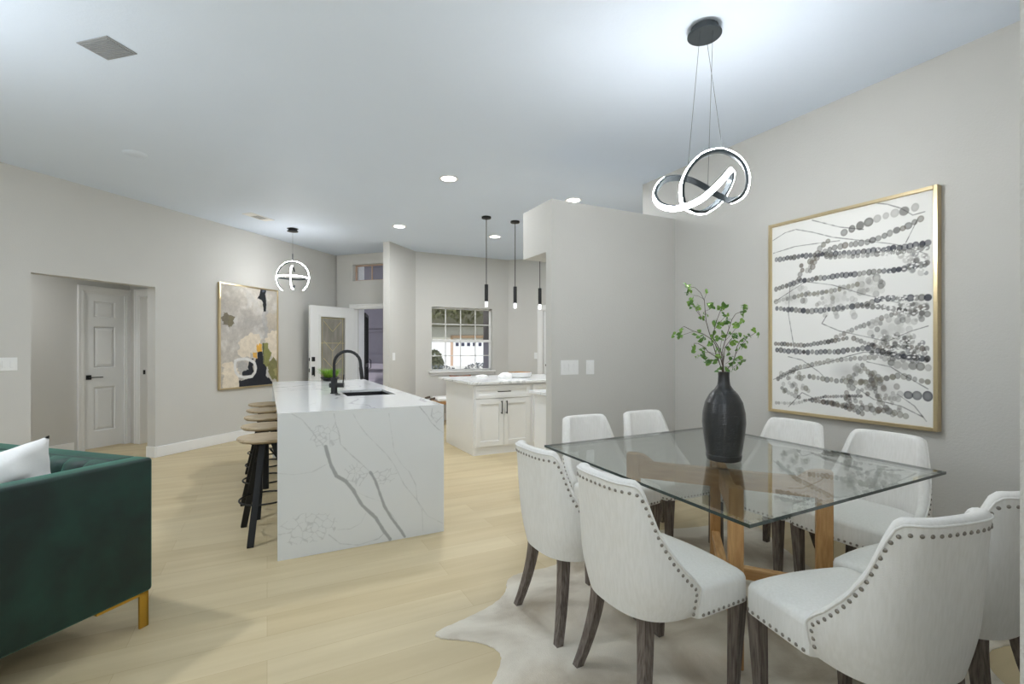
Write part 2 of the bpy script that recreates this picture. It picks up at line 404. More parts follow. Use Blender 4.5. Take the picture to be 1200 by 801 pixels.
def casing(bm, a, bb, top, w=.085, y=-.018):
    for (p, q) in (((a-w, y, 0), (a, 0, top)), ((bb, y, 0), (bb+w, 0, top)), ((a-w, y, top), (bb+w, 0, top+w))):
        box(bm, p, q, .004, 1)
    for (p, q) in (((a-w, y-.008, 0), (a-w+.022, 0, top+w-.022)), ((bb+w-.022, y-.008, 0), (bb+w, 0, top+w-.022)), ((a-w, y-.008, top+w-.022), (bb+w, 0, top+w))):
        box(bm, p, q, .003, 1)
    for (p, q) in (((a-.001, -.01, 0), (a+.018, .11, top)), ((bb-.018, -.01, 0), (bb+.001, .11, top)), ((a, -.01, top-.018), (bb, .11, top+.001))):
        box(bm, p, q)
cl = lw_pt(0, hb)
b = B(); casing(b, sd0-.008, sd1+.008, 2.06, .07)
struct('trim_1', b, TRIM, loc=cl, rot=(0, 0, LWR), label='white casing around the hallway closet door')
b = B(); casing(b, .2, .98, 2.05, .085)
struct('trim_2', b, TRIM, loc=lw_pt(sE, hb), rot=(0, 0, -PI/4), label='white casing around the open doorway at hall end')
b = B(); box(b, (.217, .03, .96), (.222, .06, 1.02), .001, 1)
o = obj('strike_plate', b, BLACK, None, loc=lw_pt(sE, hb), rot=(0, 0, -PI/4)); tag(o, 'black strike plate in the white jamb of the hall end doorway', 'strike plate')
# panel door builder (local x 0..w, face at y=0 toward -y)
def panel_door(bm, w, h, t, panels):
    box(bm, (0, .012, 0), (w, t, h))
    xs = sorted({0, w}|{p for q in panels for p in q[:2]}); zs = sorted({0, h}|{p for q in panels for p in q[2:]})
    for i in range(len(xs)-1):
        for j in range(len(zs)-1):
            mx, mz = (xs[i]+xs[i+1])/2, (zs[j]+zs[j+1])/2
            if not any(a < mx < c and d < mz < e for a, c, d, e in panels): box(bm, (xs[i], 0, zs[j]), (xs[i+1], .0125, zs[j+1]))
    for a, c, d, e in panels:    # sloped raised field
        m = .035; r0 = [(a, .0005, d), (c, .0005, d), (c, .0005, e), (a, .0005, e)]
        rr = [[(a+k, y, d+k), (c-k, y, d+k), (c-k, y, e-k), (a+k, y, e-k)] for k, y in ((0, .0005), (.012, .012), (.02, .012), (m+.012, .003))]
        loft(bm, rr, cap0=False, cap1=True)
dw = sd1-sd0
door = sthing('door_1', lw_pt(sd0, hb+.012, .012), LWR, 'white three panel closet door in the hallway')
b = B(); panel_door(b, dw, 2.04, .035, [(.12, dw-.12, .22, .80), (.12, dw-.12, 1.05, 1.60), (.12, dw-.12, 1.72, 1.93)])
obj('door_panel', b, CAB, door)
b = B(); box(b, (.03, -.008, .90), (.09, 0, .96), .002, 1); box(b, (.05, -.05, .922), (.065, 0, .938)); box(b, (.05, -.056, .924), (.20, -.044, .936), .003, 1)
o = obj('door_handle', b, BLACK, door); o['label'] = 'black lever handle'
for z in (.25, 1.02, 1.8):
    b = B(); box(b, (dw-.006, -.010, z), (dw+.016, .002, z+.09), .002, 1); obj('hinge', b, BLACK, door)

# entry wall: from (1.165,9.44) along (1,-1)/sqrt2; outward = (1,1)/sqrt2
EW = (1.155, 9.45, 0)
def ew_s(x): return (x-EW[0])/R2
e1, e2 = ew_s(1.413), ew_s(1.413)+.91
b = B(); wall_box(b, 1.45, 0, H, .16, [(e1, e2, 0, 2.06), (ew_s(1.40), ew_s(1.40)+.98, 2.56, 2.86)])
struct('wall_entry', b, WALL, loc=EW, rot=(0, 0, -PI/4), label='greige entry wall with front door and transom')
b = B(); casing(b, e1, e2, 2.06, .07); struct('trim_3', b, TRIM, loc=EW, rot=(0, 0, -PI/4), label='white casing around the open front door')
b = B(); box(b, (-1.6, .16, 3.3), (1.3, 2.6, 3.45)); struct('shade_slab_porch', b, STUCW, loc=EW, rot=(0, 0, -PI/4))  # slab added over the porch to shade the stucco wall
w = sthing('window_2', EW, -PI/4, 'small transom window above the front door')
ta, tb = ew_s(1.40), ew_s(1.40)+.98
b = B(); f = .022
for p, q in (((ta, .09, 2.56), (ta+f, .13, 2.86)), ((tb-f, .09, 2.56), (tb, .13, 2.86)), ((ta, .09, 2.56), (tb, .13, 2.56+f)), ((ta, .09, 2.86-f), (tb, .13, 2.86)), (((ta+tb)/2-.15, .095, 2.56), ((ta+tb)/2-.135, .125, 2.86))): box(b, p, q, .002, 1)
obj('window_frame', b, TAN, w)
b = B(); box(b, (ta+f, .108, 2.56+f), (tb-f, .112, 2.86-f)); obj('pane', b, GLASS, w)

# front door leaf, hinge at left jamb
hx, hy = EW[0]+e1*R2-.02, EW[1]-e1*R2-.03
ang = math.atan2(-.459, -.774)
fd = sthing('door_2', (hx, hy, .012), ang, 'white front door with decorative glass, standing open')
W_, D_ = .90, 2.035
b = B()
gx0, gx1, gz0, gz1 = .19, .71, .32, 1.86
for p, q in (((0, 0, 0), (gx0, .045, D_)), ((gx1, 0, 0), (W_, .045, D_)), ((gx0, 0, 0), (gx1, .045, gz0)), ((gx0, 0, gz1), (gx1, .045, D_))): box(b, p, q)
for y0, y1 in ((-.012, 0), (.045, .057)):
    for p, q in (((gx0-.03, y0, gz0-.03), (gx0+.01, y1, gz1+.03)), ((gx1-.01, y0, gz0-.03), (gx1+.03, y1, gz1+.03)), ((gx0, y0, gz0-.03), (gx1, y1, gz0+.01)), ((gx0, y0, gz1-.01), (gx1, y1, gz1+.03))): box(b, p, q, .004, 1)
obj('door_panel', b, CAB, fd)
DGL = mat('obscure_door_glass', (158, 155, 146), .25, rgb2=(136, 133, 124), vscale=5, bump=.5, bscale=40, stretch=(3, 3, .6))
b = B(); box(b, (gx0+.01, .018, gz0+.01), (gx1-.01, .028, gz1-.01)); g = obj('door_glass', b, DGL, fd); g['label'] = 'frosted grey beige glass'
b = B(); mx = (gx0+gx1)/2
def camebar(p, q):
    for y in (.016, .030): bar(b, (p[0], y, p[1]), (q[0], y, q[1]), .003, .007, 0)
for z in (1.62, 1.28, .98):
    camebar((gx0+.08, z+.16), (mx, z-.02)); camebar((gx1-.08, z+.16), (mx, z-.02))
camebar((gx0+.05, gz1), (gx0+.05, gz0)); camebar((gx1-.05, gz1), (gx1-.05, gz0)); camebar((gx0, 1.4), (gx1, 1.4)); camebar((gx0, gz1-.03), (gx1, gz1-.03))
for k in range(9):
    a = -1.2+k*.3; camebar((mx, .62), (mx+.17*math.sin(a), .74+.22*math.cos(a)))
camebar((mx, .62), (mx, 1.26)); obj('leaded_pattern', b, mat('brass_caming', (206, 190, 140), .4, metal=.3), g)
# hardware at the free edge (x = W_), room side is the +y side of the leaf
for sy in (1, -1):
    y = .057 if sy > 0 else -.012
    b = B(); box(b, (.82, .045 if sy > 0 else -.02, 1.09), (.875, .066 if sy > 0 else 0, 1.165), .004, 1); o = obj('deadbolt', b, BLACK, fd)
    b = B(); box(b, (.825, .045 if sy > 0 else -.02, .86), (.875, .07 if sy > 0 else 0, 1.0), .004, 1)
    box(b, (.838, .07 if sy > 0 else -.05, .84), (.85, .09 if sy > 0 else -.03, .97), .004, 1); obj('door_handle', b, BLACK, fd)
b = B(); box(b, (W_-.001, .012, 1.10), (W_+.003, .034, 1.15)); box(b, (W_-.001, .012, .91), (W_+.003, .034, .97)); obj('latch', b, BLACK, fd)

# short 45 degree wall between entry and nook
b = B(); L = math.hypot(2.40-1.738, 8.45-7.853)
wall_box(b, 1.0, 0, H, .12)
struct('wall_foyer', b, WALL, loc=(1.765, 7.815, 0), rot=(0, 0, PI/4), label='short angled wall end beside the entry')
b = B(); box(b, (0, -.016, 0), (.9, 0, .13), .003, 1); box(b, (-.016, -.016, 0), (0, .136, .13), .003, 1)
struct('baseboard_foyer', b, TRIM, loc=(1.765, 7.815, 0), rot=(0, 0, PI/4))
# window wall
wx0, wx1, wz0, wz1 = 2.655, 3.87, .905, 2.078
b = B(); wall_box(b, 4.25, 0, H, .14, [(wx0, wx1, wz0, wz1)], s0=2.30)
struct('wall_nook', b, WALL, loc=(0, 8.41, 0), label='greige breakfast nook wall with the window')
b = B(); box(b, (2.40, 8.392, 0), (4.2, 8.41, .13), .003, 1); struct('baseboard_nook', b, TRIM)
win = sthing('window_1', (0, 8.41, 0), 0, 'double hung window with white grids in the breakfast nook')
b = B(); f = .03; zm = (wz0+wz1)/2-.03
yy = (.075, .115)
for p, q in (((wx0, yy[0], wz0), (wx0+f, yy[1], wz1)), ((wx1-f, yy[0], wz0), (wx1, yy[1], wz1)), ((wx0, yy[0], wz0), (wx1, yy[1], wz0+f)), ((wx0, yy[0], wz1-f), (wx1, yy[1], wz1)), ((wx0, yy[0]-.01, zm-.025), (wx1, yy[1], zm+.025))): box(b, p, q, .003, 1)
obj('window_frame', b, TRIM, win)
b = B()
for k in (1, 2, 3): x = wx0+(wx1-wx0-.02)*k/4; box(b, (x-.008, .088, wz0+f), (x+.008, .100, wz1-f))
for z in ((wz0+zm)/2, (zm+wz1)/2): box(b, (wx0+f, .088, z-.008), (wx1-f, .100, z+.008))
obj('muntin_grid', b, TRIM, win)
b = B(); box(b, (wx0+f, .103, wz0+f), (wx1-f, .107, zm-.02)); obj('pane', b, GLASS, win)
b = B(); box(b, (wx0+f, .103, zm+.02), (wx1-f, .107, wz1-f)); o = obj('pane', b, glassmat('tinted_screened_glass', (.70, .70, .64), .05), win); o['label'] = 'upper pane behind a dark insect screen'
b = B(); box(b, (wx0-.05, -.05, wz0-.03), (wx1+.05, .075, wz0), .006, 2); box(b, (wx0-.03, -.02, wz0-.075), (wx1+.03, 0, wz0-.03), .003, 1); obj('window_sill', b, TRIM, win)
# right 45 degree nook wall
b = B(); wall_box(b, 2.3, 0, H, .14, [(.70, 1.55, 0, 2.06)])
struct('wall_nook_right', b, WALL, loc=(4.2, 8.42, 0), rot=(0, 0, -PI/4), label='angled nook wall with white door casing')
b = B(); casing(b, .70, 1.55, 2.06, .09); struct('trim_4', b, TRIM, loc=(4.2, 8.42, 0), rot=(0, 0, -PI/4), label='white door casing behind the partition edge')
door = sthing('door_3', (4.2, 8.42, 0), -PI/4, 'white door in the angled nook wall')
b = B(); t_ = bmesh.new(); panel_door(t_, .81, 2.03, .035, [(.13, .68, .22, .85), (.13, .68, 1.05, 1.85)]); merge(b, t_, Matrix.Translation((.72, .03, .01))); obj('door_panel', b, CAB, door)
b = B(); lathe(b, [(0, 0), (.025, .005), (.028, .03), (.01, .04), (.01, .05)], 16); bmesh.ops.transform(b, matrix=Matrix.Translation((.79, -.02, 1.0)) @ Matrix.Rotation(-PI/2, 4, 'X'), verts=b.verts); obj('door_handle', b, BLACK, door, smooth=True)
# kitchen right wall, rear side of right wall
b = B(); box(b, (5.62, 3.75, 0), (5.76, 7.0, H)); struct('wall_kitchen', b, WALL)
b = B(); box(b, (3.54, 3.75, 0), (5.62, 3.89, H)); struct('wall_kitchen_front', b, WALL)
# right wall
b = B(); box(b, (3.54, .18, 0), (3.68, 3.75, H)); struct('wall_right', b, WALL, label='grey wall with the large ink dot artwork')
b = B(); box(b, (3.522, .33, 0), (3.54, 3.438, .13), .003, 1); struct('baseboard_right', b, TRIM)
# partition with soffit box
b = B()
prism(b, [(3.438, 0), (3.438, 2.578), (3.94, 2.578), (3.94, 2.146), (3.53, 2.146), (3.53, 0)], 2.13, 3.54, M=Matrix(((0, 0, 1, 0), (1, 0, 0, 0), (0, 1, 0, 0), (0, 0, 0, 1))))
struct('wall_partition', b, WALL, label='grey partition between dining area and kitchen, stopping below the ceiling')
b = B(); box(b, (2.13, 3.420, 0), (3.54, 3.438, .13), .003, 1); struct('baseboard_partition', b, TRIM)
# near wall end at the right edge
b = B(); prism(b, [(1.12, .19), (1.12, .322), (1.128, .33), (3.54, .33), (3.54, .18), (1.13, .18)], 0, H)
TEXW = mat('rough_textured_wall', (206, 205, 200), .7, bump=1.0, bscale=110)
struct('wall_near', b, TEXW, label='textured wall end at the right edge of the view')
# rear part of the room
b = B(); wall_box(b, 5.8, 0, H, .15, [(-5.6, -1.2, .0, 2.5), (-.6, 3.2, .0, 2.5)], s0=-7)
bmesh.ops.scale(b, vec=(1, -1, 1), verts=b.verts); struct('wall_rear', b, WALL, loc=(0, -4.2, 0))
b = B(); box(b, (5.66, -4.2, 0), (5.8, .18, H)); struct('wall_east', b, WALL)
b = B(); box(b, (3.68, .18, 0), (5.8, .3, H)); struct('wall_east_end', b, WALL)
b = B(); wall_box(b, 1.4, 0, H, .15, [(-3.2, .2, .4, 2.5)], s0=-4.2); struct('wall_west', b, WALL, loc=(-7, 0, 0), rot=(0, 0, PI/2))
n_ = 3
for (x0, x1) in ((-5.6, -1.2), (-.6, 3.2)):
    w = sthing('window_%d' % n_, (0, -4.2, 0), 0, 'sliding glass doors at the rear of the living area'); n_ += 1
    b = B(); f = .06
    for xx in (x0, (x0+x1)/2-f/2, x1-f): box(b, (xx, -.10, 0), (xx+f, -.04, 2.5))
    box(b, (x0, -.10, 0), (x1, -.04, f)); box(b, (x0, -.10, 2.5-f), (x1, -.04, 2.5)); obj('window_frame', b, TRIM, w)
    b = B(); box(b, (x0+f, -.075, f), (x1-f, -.07, 2.5-f)); obj('pane', b, GLASS, w)
w = sthing('window_%d' % n_, (-7, 0, 0), 0, 'side window of the living area')
b = B(); f = .05
for yy_ in (-3.2, -1.5, .2-f): box(b, (-.1, yy_, .4), (-.05, yy_+f, 2.5))
box(b, (-.1, -3.2, .4), (-.05, .2, .45)); box(b, (-.1, -3.2, 2.45), (-.05, .2, 2.5)); obj('window_frame', b, TRIM, w)
b = B(); box(b, (-.08, -3.15, .45), (-.075, .15, 2.45)); obj('pane', b, GLASS, w)

# ------------------------------------------------------------------ switch plates
def switch(loc, rotz, w, n, label, toggle='slot', h=.125):
    t = thing('switch_plate', label, 'light switch', loc, rotz, None)
    b = B(); box(b, (-w/2, -.006, -h/2), (w/2, 0, h/2), .003, 2); obj('cover_plate', b, PLATE, t)
    for k in range(n):
        x = (k-(n-1)/2)*(w-.03)/max(n, 1)
        b = B(); box(b, (x-.013, -.011, -.033), (x+.013, -.005, .033), .002, 1); box(b, (x-.008, -.0125, -.028), (x+.008, -.010, -.022)); obj('rocker', b, PLATE, t)
    return t
switch((2.309, 3.438, 1.157), 0, .18, 3, 'wide white triple switch plate on the grey partition wall')
switch((2.524, 3.438, 1.155), 0, .085, 1, 'narrow white single switch plate on the partition, right of the triple plate')
q = lw_pt(lw_s(-2.19), 0, 1.172); switch(q, LWR, .20, 3, 'white switch plate on the left wall above the green sofa')
switch((1.853, 7.903, 1.187), PI/4, .08, 1, 'small white switch plate on the wall end beside the entry')
switch((4.626, 7.994, 1.18), -PI/4, .12, 2, 'white switch plate beside the door casing behind the kitchen peninsula')

# ------------------------------------------------------------------ island
IX0, IX1, IY0, IY1, IZ = .057, 1.138, 3.31, 6.50, .915
isl = thing('kitchen_island', 'long kitchen island with white grey-veined waterfall quartz sides', 'kitchen island', ((IX0+IX1)/2, (IY0+IY1)/2, 0))
ox, oy = (IX0+IX1)/2, (IY0+IY1)/2
def cropI(x, y):   # measured vein positions on the front panel
    p = on_plane(270+x/3.337, 430+y/3.337, (0, 1), IY0); return (p.x-IX0, p.z)
cv = Canvas(IX1-IX0, IZ, .0032, (226, 229, 229))
cv.blend((cv.noise(.25, 3)-.4)*.35, (216, 218, 218))
VG = (158, 161, 162); VL = (180, 183, 183)
for P, wd, al, co in [
  ([(372,310),(380,340),(392,380),(415,425),(450,445),(480,480),(515,540),(570,590),(600,640),(625,672)], .021, .85, VG),
  ([(547,410),(565,440),(580,480),(600,540),(630,590),(660,630),(682,662)], .017, .85, VG),
  ([(240,182),(280,205),(310,240),(340,280),(372,310)], .004, .6, VL), ([(410,215),(425,260),(430,300),(470,340),(510,375),(547,410)], .004, .6, VL),
  ([(405,182),(412,215),(400,240)], .003, .5, VL), ([(480,182),(500,220),(530,260),(570,300),(610,340),(640,380),(680,460),(730,520),(750,560),(753,640)], .003, .5, VL),
  ([(620,182),(625,220),(635,290),(640,330),(670,380),(700,410),(725,460),(730,520),(770,580),(830,610)], .003, .5, VL),
  ([(740,155),(770,190),(785,215),(810,240),(832,255)], .004, .7, VG), ([(790,160),(785,190),(805,215),(830,190)], .003, .6, VG),
  ([(183,415),(250,420),(320,410),(385,375)], .003, .4, VL), ([(385,655),(430,690),(500,695),(580,670),(600,650)], .004, .6, VL),
  ([(420,635),(470,632),(510,610),(530,570)], .003, .5, VL), ([(480,480),(530,505),(590,525),(650,600)], .003, .4, VL)]:
    cv.line([cropI(*p) for p in P], wd, co, al, soft=1.5, wob=.006)
for (x, y, rx, ry, n, sd) in ((370,268,62,48,26,1), (488,425,55,52,22,2), (602,425,55,35,18,3), (305,628,108,62,42,4), (805,195,28,32,8,5)):
    u, v = cropI(x, y); cv.cells(u, v, rx/3.337/190, ry/3.337/190, n, VL, .45, sd)
T = Matrix(((1, 0, 0, IX0-ox), (0, 0, 0, IY0-oy), (0, 1, 0, 0), (0, 0, 0, 1)))
cv.build('veined_front_face', PAINTM, T, isl)
b = B(); box(b, (IX0-ox, IY0-oy+.0005, 0), (IX1-ox, IY0-oy+.03, IZ-.0205)); o = obj('waterfall_panel', b, MARBLE, isl)
b = B(); box(b, (IX0-ox, IY1-oy-.03, 0), (IX1-ox, IY1-oy, IZ-.0205)); obj('waterfall_panel', b, MARBLE, isl)
SX0, SX1, SY0, SY1 = .607, 1.02, 4.255, 4.85
b = B(); t_ = bmesh.new(); z0, z1 = IZ-.02, IZ
tmp = B(); wall_box(tmp, IX1-ox, IY0-oy+.0005, IY1-oy, .02, [(SX0-ox, SX1-ox, SY0-oy, SY1-oy)], s0=IX0-ox)
bmesh.ops.transform(tmp, matrix=Matrix(((1, 0, 0, 0), (0, 0, 1, 0), (0, 1, 0, IZ-.02), (0, 0, 0, 1))), verts=tmp.verts); merge(b, tmp)
obj('countertop', b, MARBLE, isl)
b = B(); box(b, (.42-ox, IY0-oy+.03, .09), (IX1-.02-ox, IY1-oy-.03, IZ-.25)); box(b, (.42-ox, IY0-oy+.03, IZ-.25), (SX0-.03-ox, IY1-oy-.03, IZ-.021)); box(b, (SX1+.03-ox, IY0-oy+.03, IZ-.25), (IX1-.02-ox, IY1-oy-.03, IZ-.021)); box(b, (.47-ox, IY0-oy+.03, 0), (IX1-.08-ox, IY1-oy-.03, .09)); obj('cabinet_body', b, CAB, isl)
for k in range(5):
    y0 = IY0+.04+k*.623; b = B(); box(b, (IX1-.02-ox, y0-oy, .11), (IX1-.003-ox, y0+.61-oy, .87), .003, 1); d_ = obj('door', b, CAB, isl)
    b = B(); box(b, (IX1-.003-ox, y0+.5-oy, .6), (IX1+.02-ox, y0+.512-oy, .75), .003, 1); obj('handle', b, BLACK, d_)
snk = thing('kitchen_sink', 'black rectangular undermount sink set into the island top', 'sink', ((SX0+SX1)/2, (SY0+SY1)/2, IZ-.22))
b = B(); hx_, hy_ = (SX1-SX0)/2, (SY1-SY0)/2
for p, q in (((-hx_-.012, -hy_-.012, 0), (hx_+.012, hy_+.012, .012)), ((-hx_-.012, -hy_-.012, 0), (-hx_+.002, hy_+.012, .198)), ((hx_-.002, -hy_-.012, 0), (hx_+.012, hy_+.012, .198)), ((-hx_, -hy_-.012, 0), (hx_, -hy_+.002, .198)), ((-hx_, hy_-.002, 0), (hx_, hy_+.012, .198))): box(b, p, q)
obj('basin', b, BLACK, snk); b = B(); cyl(b, (0, 0, 0), .045, .012, .016); obj('drain', b, GREYM, snk)
fc = thing('kitchen_faucet', 'black gooseneck faucet beside the island sink', 'faucet', (.536, 4.56, IZ))
b = B(); cyl(b, (0, 0, 0), .028, 0, .14); cyl(b, (0, 0, 0), .034, 0, .008); obj('faucet_body', b, BLACK, fc, smooth=True)
pts = [(0, 0, .14), (0, 0, .26)]
for k in range(13):
    a = PI-k*PI/12; pts.append((.115+.115*math.cos(a), 0, .265+.115*math.sin(a)))
pts += [(.233, 0, .21)]; b = B(); tube(b, pts, .0135, 12); obj('spout', b, BLACK, fc, smooth=True, rot=(0, 0, math.radians(-20)))
b = B(); tube(b, [(.231, 0, .235), (.245, 0, .125)], [.016, .018], 12); obj('spray_head', b, BLACK, fc, smooth=True, rot=(0, 0, math.radians(-20)))
b = B(); t_ = B(); cyl(t_, (0, 0, 0), .021, -.04, .085); merge(b, t_, Matrix.Translation((0, 0, .075)) @ Matrix.Rotation(PI/2, 4, 'Y')); tube(b, [(.075, 0, .08), (.085, 0, .17)], .005, 8)
obj('lever_handle', b, BLACK, fc, smooth=True, rot=(0, 0, math.radians(-20)))
b = B(); lathe(b, [(.024, 0), (.024, .004), (.018, .007), (0, .007)], 24); o = obj('air_gap_cap', b, BLACK, None, smooth=True, loc=(.55, 4.42, IZ)); tag(o, 'small round black cap on the island top in front of the faucet', 'cap')
pg = thing('potted_grass', 'bright green potted grass on the far end of the island', 'plant', (.70, 6.35, IZ))
b = B(); lathe(b, [(.05, 0), (.085, .01), (.115, .045), (.11, .05), (.08, .04), (0, .04)], 28); obj('pot', b, BLACK, pg, smooth=True)
b = B()
for k in range(420):
    a = random.random()*2*PI; r = random.random()**.5*.08; l = random.uniform(.06, .13); out = r*1.1+random.uniform(0, .05)
    p0 = Vector((r*math.cos(a)*.8, r*math.sin(a)*.8, .04)); p1 = Vector(((r+out*.3)*math.cos(a), (r+out*.3)*math.sin(a), .04+l*.65)); p2 = Vector(((r+out)*math.cos(a+.2), (r+out)*math.sin(a+.2), .04+l))
    s = Vector((-math.sin(a), math.cos(a), 0))*.003
    v = [b.verts.new(x) for x in (p0-s, p0+s, p1+s, p1-s, p2)]; b.faces.new(v[:4]); b.faces.new((v[3], v[2], v[4]))
obj('grass_blades', b, GRASS, pg)

# ------------------------------------------------------------------ bar stools
def make_stool(label):
    t = thing('bar_stool', label, 'bar stool', (0, 0, 0), 0, 'bar stools along the island')
    b = B(); lathe(b, [(0, .662), (.10, .662), (.165, .668), (.182, .683), (.178, .694), (.12, .690), (0, .684)], 40)
    obj('seat', b, SEATW, t, smooth=True)
    b = B(); cyl(b, (0, 0, 0), .075, .645, .663); cyl(b, (0, 0, 0), .022, .32, .65, 16); obj('hub', b, BLACKM, t, smooth=True)
    for a in (249, 125, 5):
        a = math.radians(a); c, s = math.cos(a), math.sin(a); b = B()
        bar(b, (.055*c, .055*s, .645), (.25*c, .25*s, .008), .042, .016); bar(b, (.03*c, .03*s, .60), (.10*c, .10*s, .50), .03, .012)
        bmesh.ops.translate(b, vec=(0, 0, 0), verts=b.verts)
        for v in b.verts:
            if v.co.z < .012: v.co.z = 0
        obj('leg', b, BLACKM, t)
    b = B(); tube(b, [(.165*math.cos(2*PI*k/40), .165*math.sin(2*PI*k/40), .255) for k in range(40)], .0065, 8, True); obj('foot_ring', b, BLACKM, t, smooth=True)
    return t
SL = ['round bleached wood bar stool with black legs, nearest the camera', 'second round wood bar stool counting from the near end of the island',
      'middle one of five wood bar stools beside the island', 'round wood bar stool second from the far end of the island', 'round wood bar stool at the far end of the island']
st = make_stool(SL[0]); st.location = (-.01, 3.85, 0)
for k in range(1, 5): dup(st, (-.01, 3.85+k*.575, 0), math.radians((0, 8, -6, 10, -4)[k]), SL[k])

# ------------------------------------------------------------------ peninsula and side cabinet
def shaker(bm, x0, x1, z0, z1, y, fw=.06, t=.02):
    for p, q in (((x0, y-t, z0), (x0+fw, y, z1)), ((x1-fw, y-t, z0), (x1, y, z1)), ((x0+fw, y-t, z0), (x1-fw, y, z0+fw)), ((x0+fw, y-t, z1-fw), (x1-fw, y, z1))): box(bm, p, q, .0015, 1)
    box(bm, (x0+fw-.002, y-t+.011, z0+fw-.002), (x1-fw+.002, y, z1-fw+.002))
def pull(bm, p, q):
    p, q = Vector(p), Vector(q); d = (q-p).normalized()
    bar(bm, p+Vector((0, -.03, 0)), q+Vector((0, -.03, 0)), .011, .011, .002)
    for e in (p+d*.012, q-d*.012): bar(bm, e, e+Vector((0, -.03, 0)), .01, .01, 0)
PX0, PY0 = 2.25, 5.45
def base_cab(name, x0, x1, label, parent_z=0):
    t = thing(name, label, 'cabinet', (x0, PY0, 0), 0)
    w = x1-x0; b = B(); box(b, (0, 0, 0), (w, 1.0, .875)); box(b, (0, -.002, 0), (w, 0, .10)); obj('cabinet_body', b, CAB, t)
    b = B(); shaker(b, .022, w-.022, .70, .855, 0, .045); d = obj('drawer', b, CAB, t)
    b = B(); pull(b, (w/2-.09, -.02, .782), (w/2+.09, -.02, .782)); obj('handle', b, BLACK, d)
    for a, c, hxx in ((.022, w/2-.002, w/2-.035), (w/2+.002, w-.022, w/2+.035)):
        b = B(); shaker(b, a, c, .105, .692, 0, .065); d = obj('door', b, CAB, t)
        b = B(); pull(b, (hxx, -.02, .50), (hxx, -.02, .665)); obj('handle', b, BLACK, d)
    return t
base_cab('base_cabinet', PX0, 3.06, 'white shaker base cabinet with drawer and two doors at the peninsula end')
base_cab('base_cabinet', 3.062, 3.87, 'white shaker base cabinet mostly hidden behind the partition edge')
b = B(); box(b, (2.20, 5.41, .876), (3.95, 6.66, .908), .004, 2); o = obj('countertop', b, MARBLE); tag(o, 'white quartz countertop on the kitchen peninsula', 'countertop')
sc = thing('base_cabinet', 'plain white cabinet end panel beside the partition wall', 'cabinet', (2.34, 3.54, 0), 0)
b = B(); box(b, (0, 0, 0), (1.19, .56, .875), .002, 1); obj('cabinet_body', b, CAB, sc)
b = B(); box(b, (.03, .56, .1), (.6, .58, .86), .002, 1); obj('door', b, CAB, sc); b = B(); box(b, (.61, .56, .1), (1.17, .58, .86), .002, 1); obj('door', b, CAB, sc)
b = B(); box(b, (2.31, 3.54, .876), (3.53, 4.16, .908), .004, 2); o = obj('countertop', b, MARBLE); tag(o, 'small quartz countertop corner jutting out behind the partition wall', 'countertop')
# bowl and cloth
bw = thing('serving_dish', 'white oval serving dish with wooden lid on the peninsula', 'dish', (3.19, 6.02, .908), math.radians(-20))
b = B(); lathe(b, [(0, .0), (.105, .0), (.13, .012), (.145, .07), (.138, .072), (.12, .02), (0, .018)], 36); bmesh.ops.scale(b, vec=(1.25, .75, 1), verts=b.verts); obj('dish_body', b, BOWLM, bw, smooth=True)
b = B(); lathe(b, [(0, .070), (.125, .070), (.13, .078), (.05, .084), (0, .085)], 36); bmesh.ops.scale(b, vec=(1.25, .75, 1), verts=b.verts); obj('lid', b, mat('acacia_wood', (196, 150, 100), .5, rgb2=(160, 112, 70), stretch=(2, 14, 2)), bw, smooth=True)
def lumpy(bm, sx, sy, sz, seed, n=24, m=12, amp=.18):
    r = random.Random(seed); ph = [r.random()*6 for _ in range(8)]
    rings = []
    for j in range(m+1):
        th = PI/2*(1-j/m); rr = []
        for i in range(n):
            a = 2*PI*i/n; k = 1+amp*math.sin(3*a+ph[0]+2*th)*.6+amp*math.sin(5*a+ph[1]-3*th)*.5+amp*math.sin(8*a+ph[2])*.25
            rr.append((sx*k*math.sin(th) if j < m else 0, 0, 0)) if False else rr.append((sx*k*math.sin(PI/2-(PI/2-th)) *math.cos(a), sy*k*math.sin(th)*math.sin(a), sz*math.cos(th)**.6*(1+amp*.5*math.sin(4*a+ph[3]+4*th))))
        if j < m: rings.append(rr)
    loft(bm, rings)
b = B(); lumpy(b, .10, .08, .075, 4); o = obj('napkin', b, TOWEL, None, smooth='all', loc=(2.93, 5.95, .908)); tag(o, 'crumpled white napkin beside the serving dish', 'napkin')
b = B(); lumpy(b, .09, .05, .03, 9); o = obj('folded_napkin', b, TOWEL, None, smooth='all', loc=(2.78, 6.40, .908)); tag(o, 'low white napkin near the back edge of the peninsula', 'napkin')
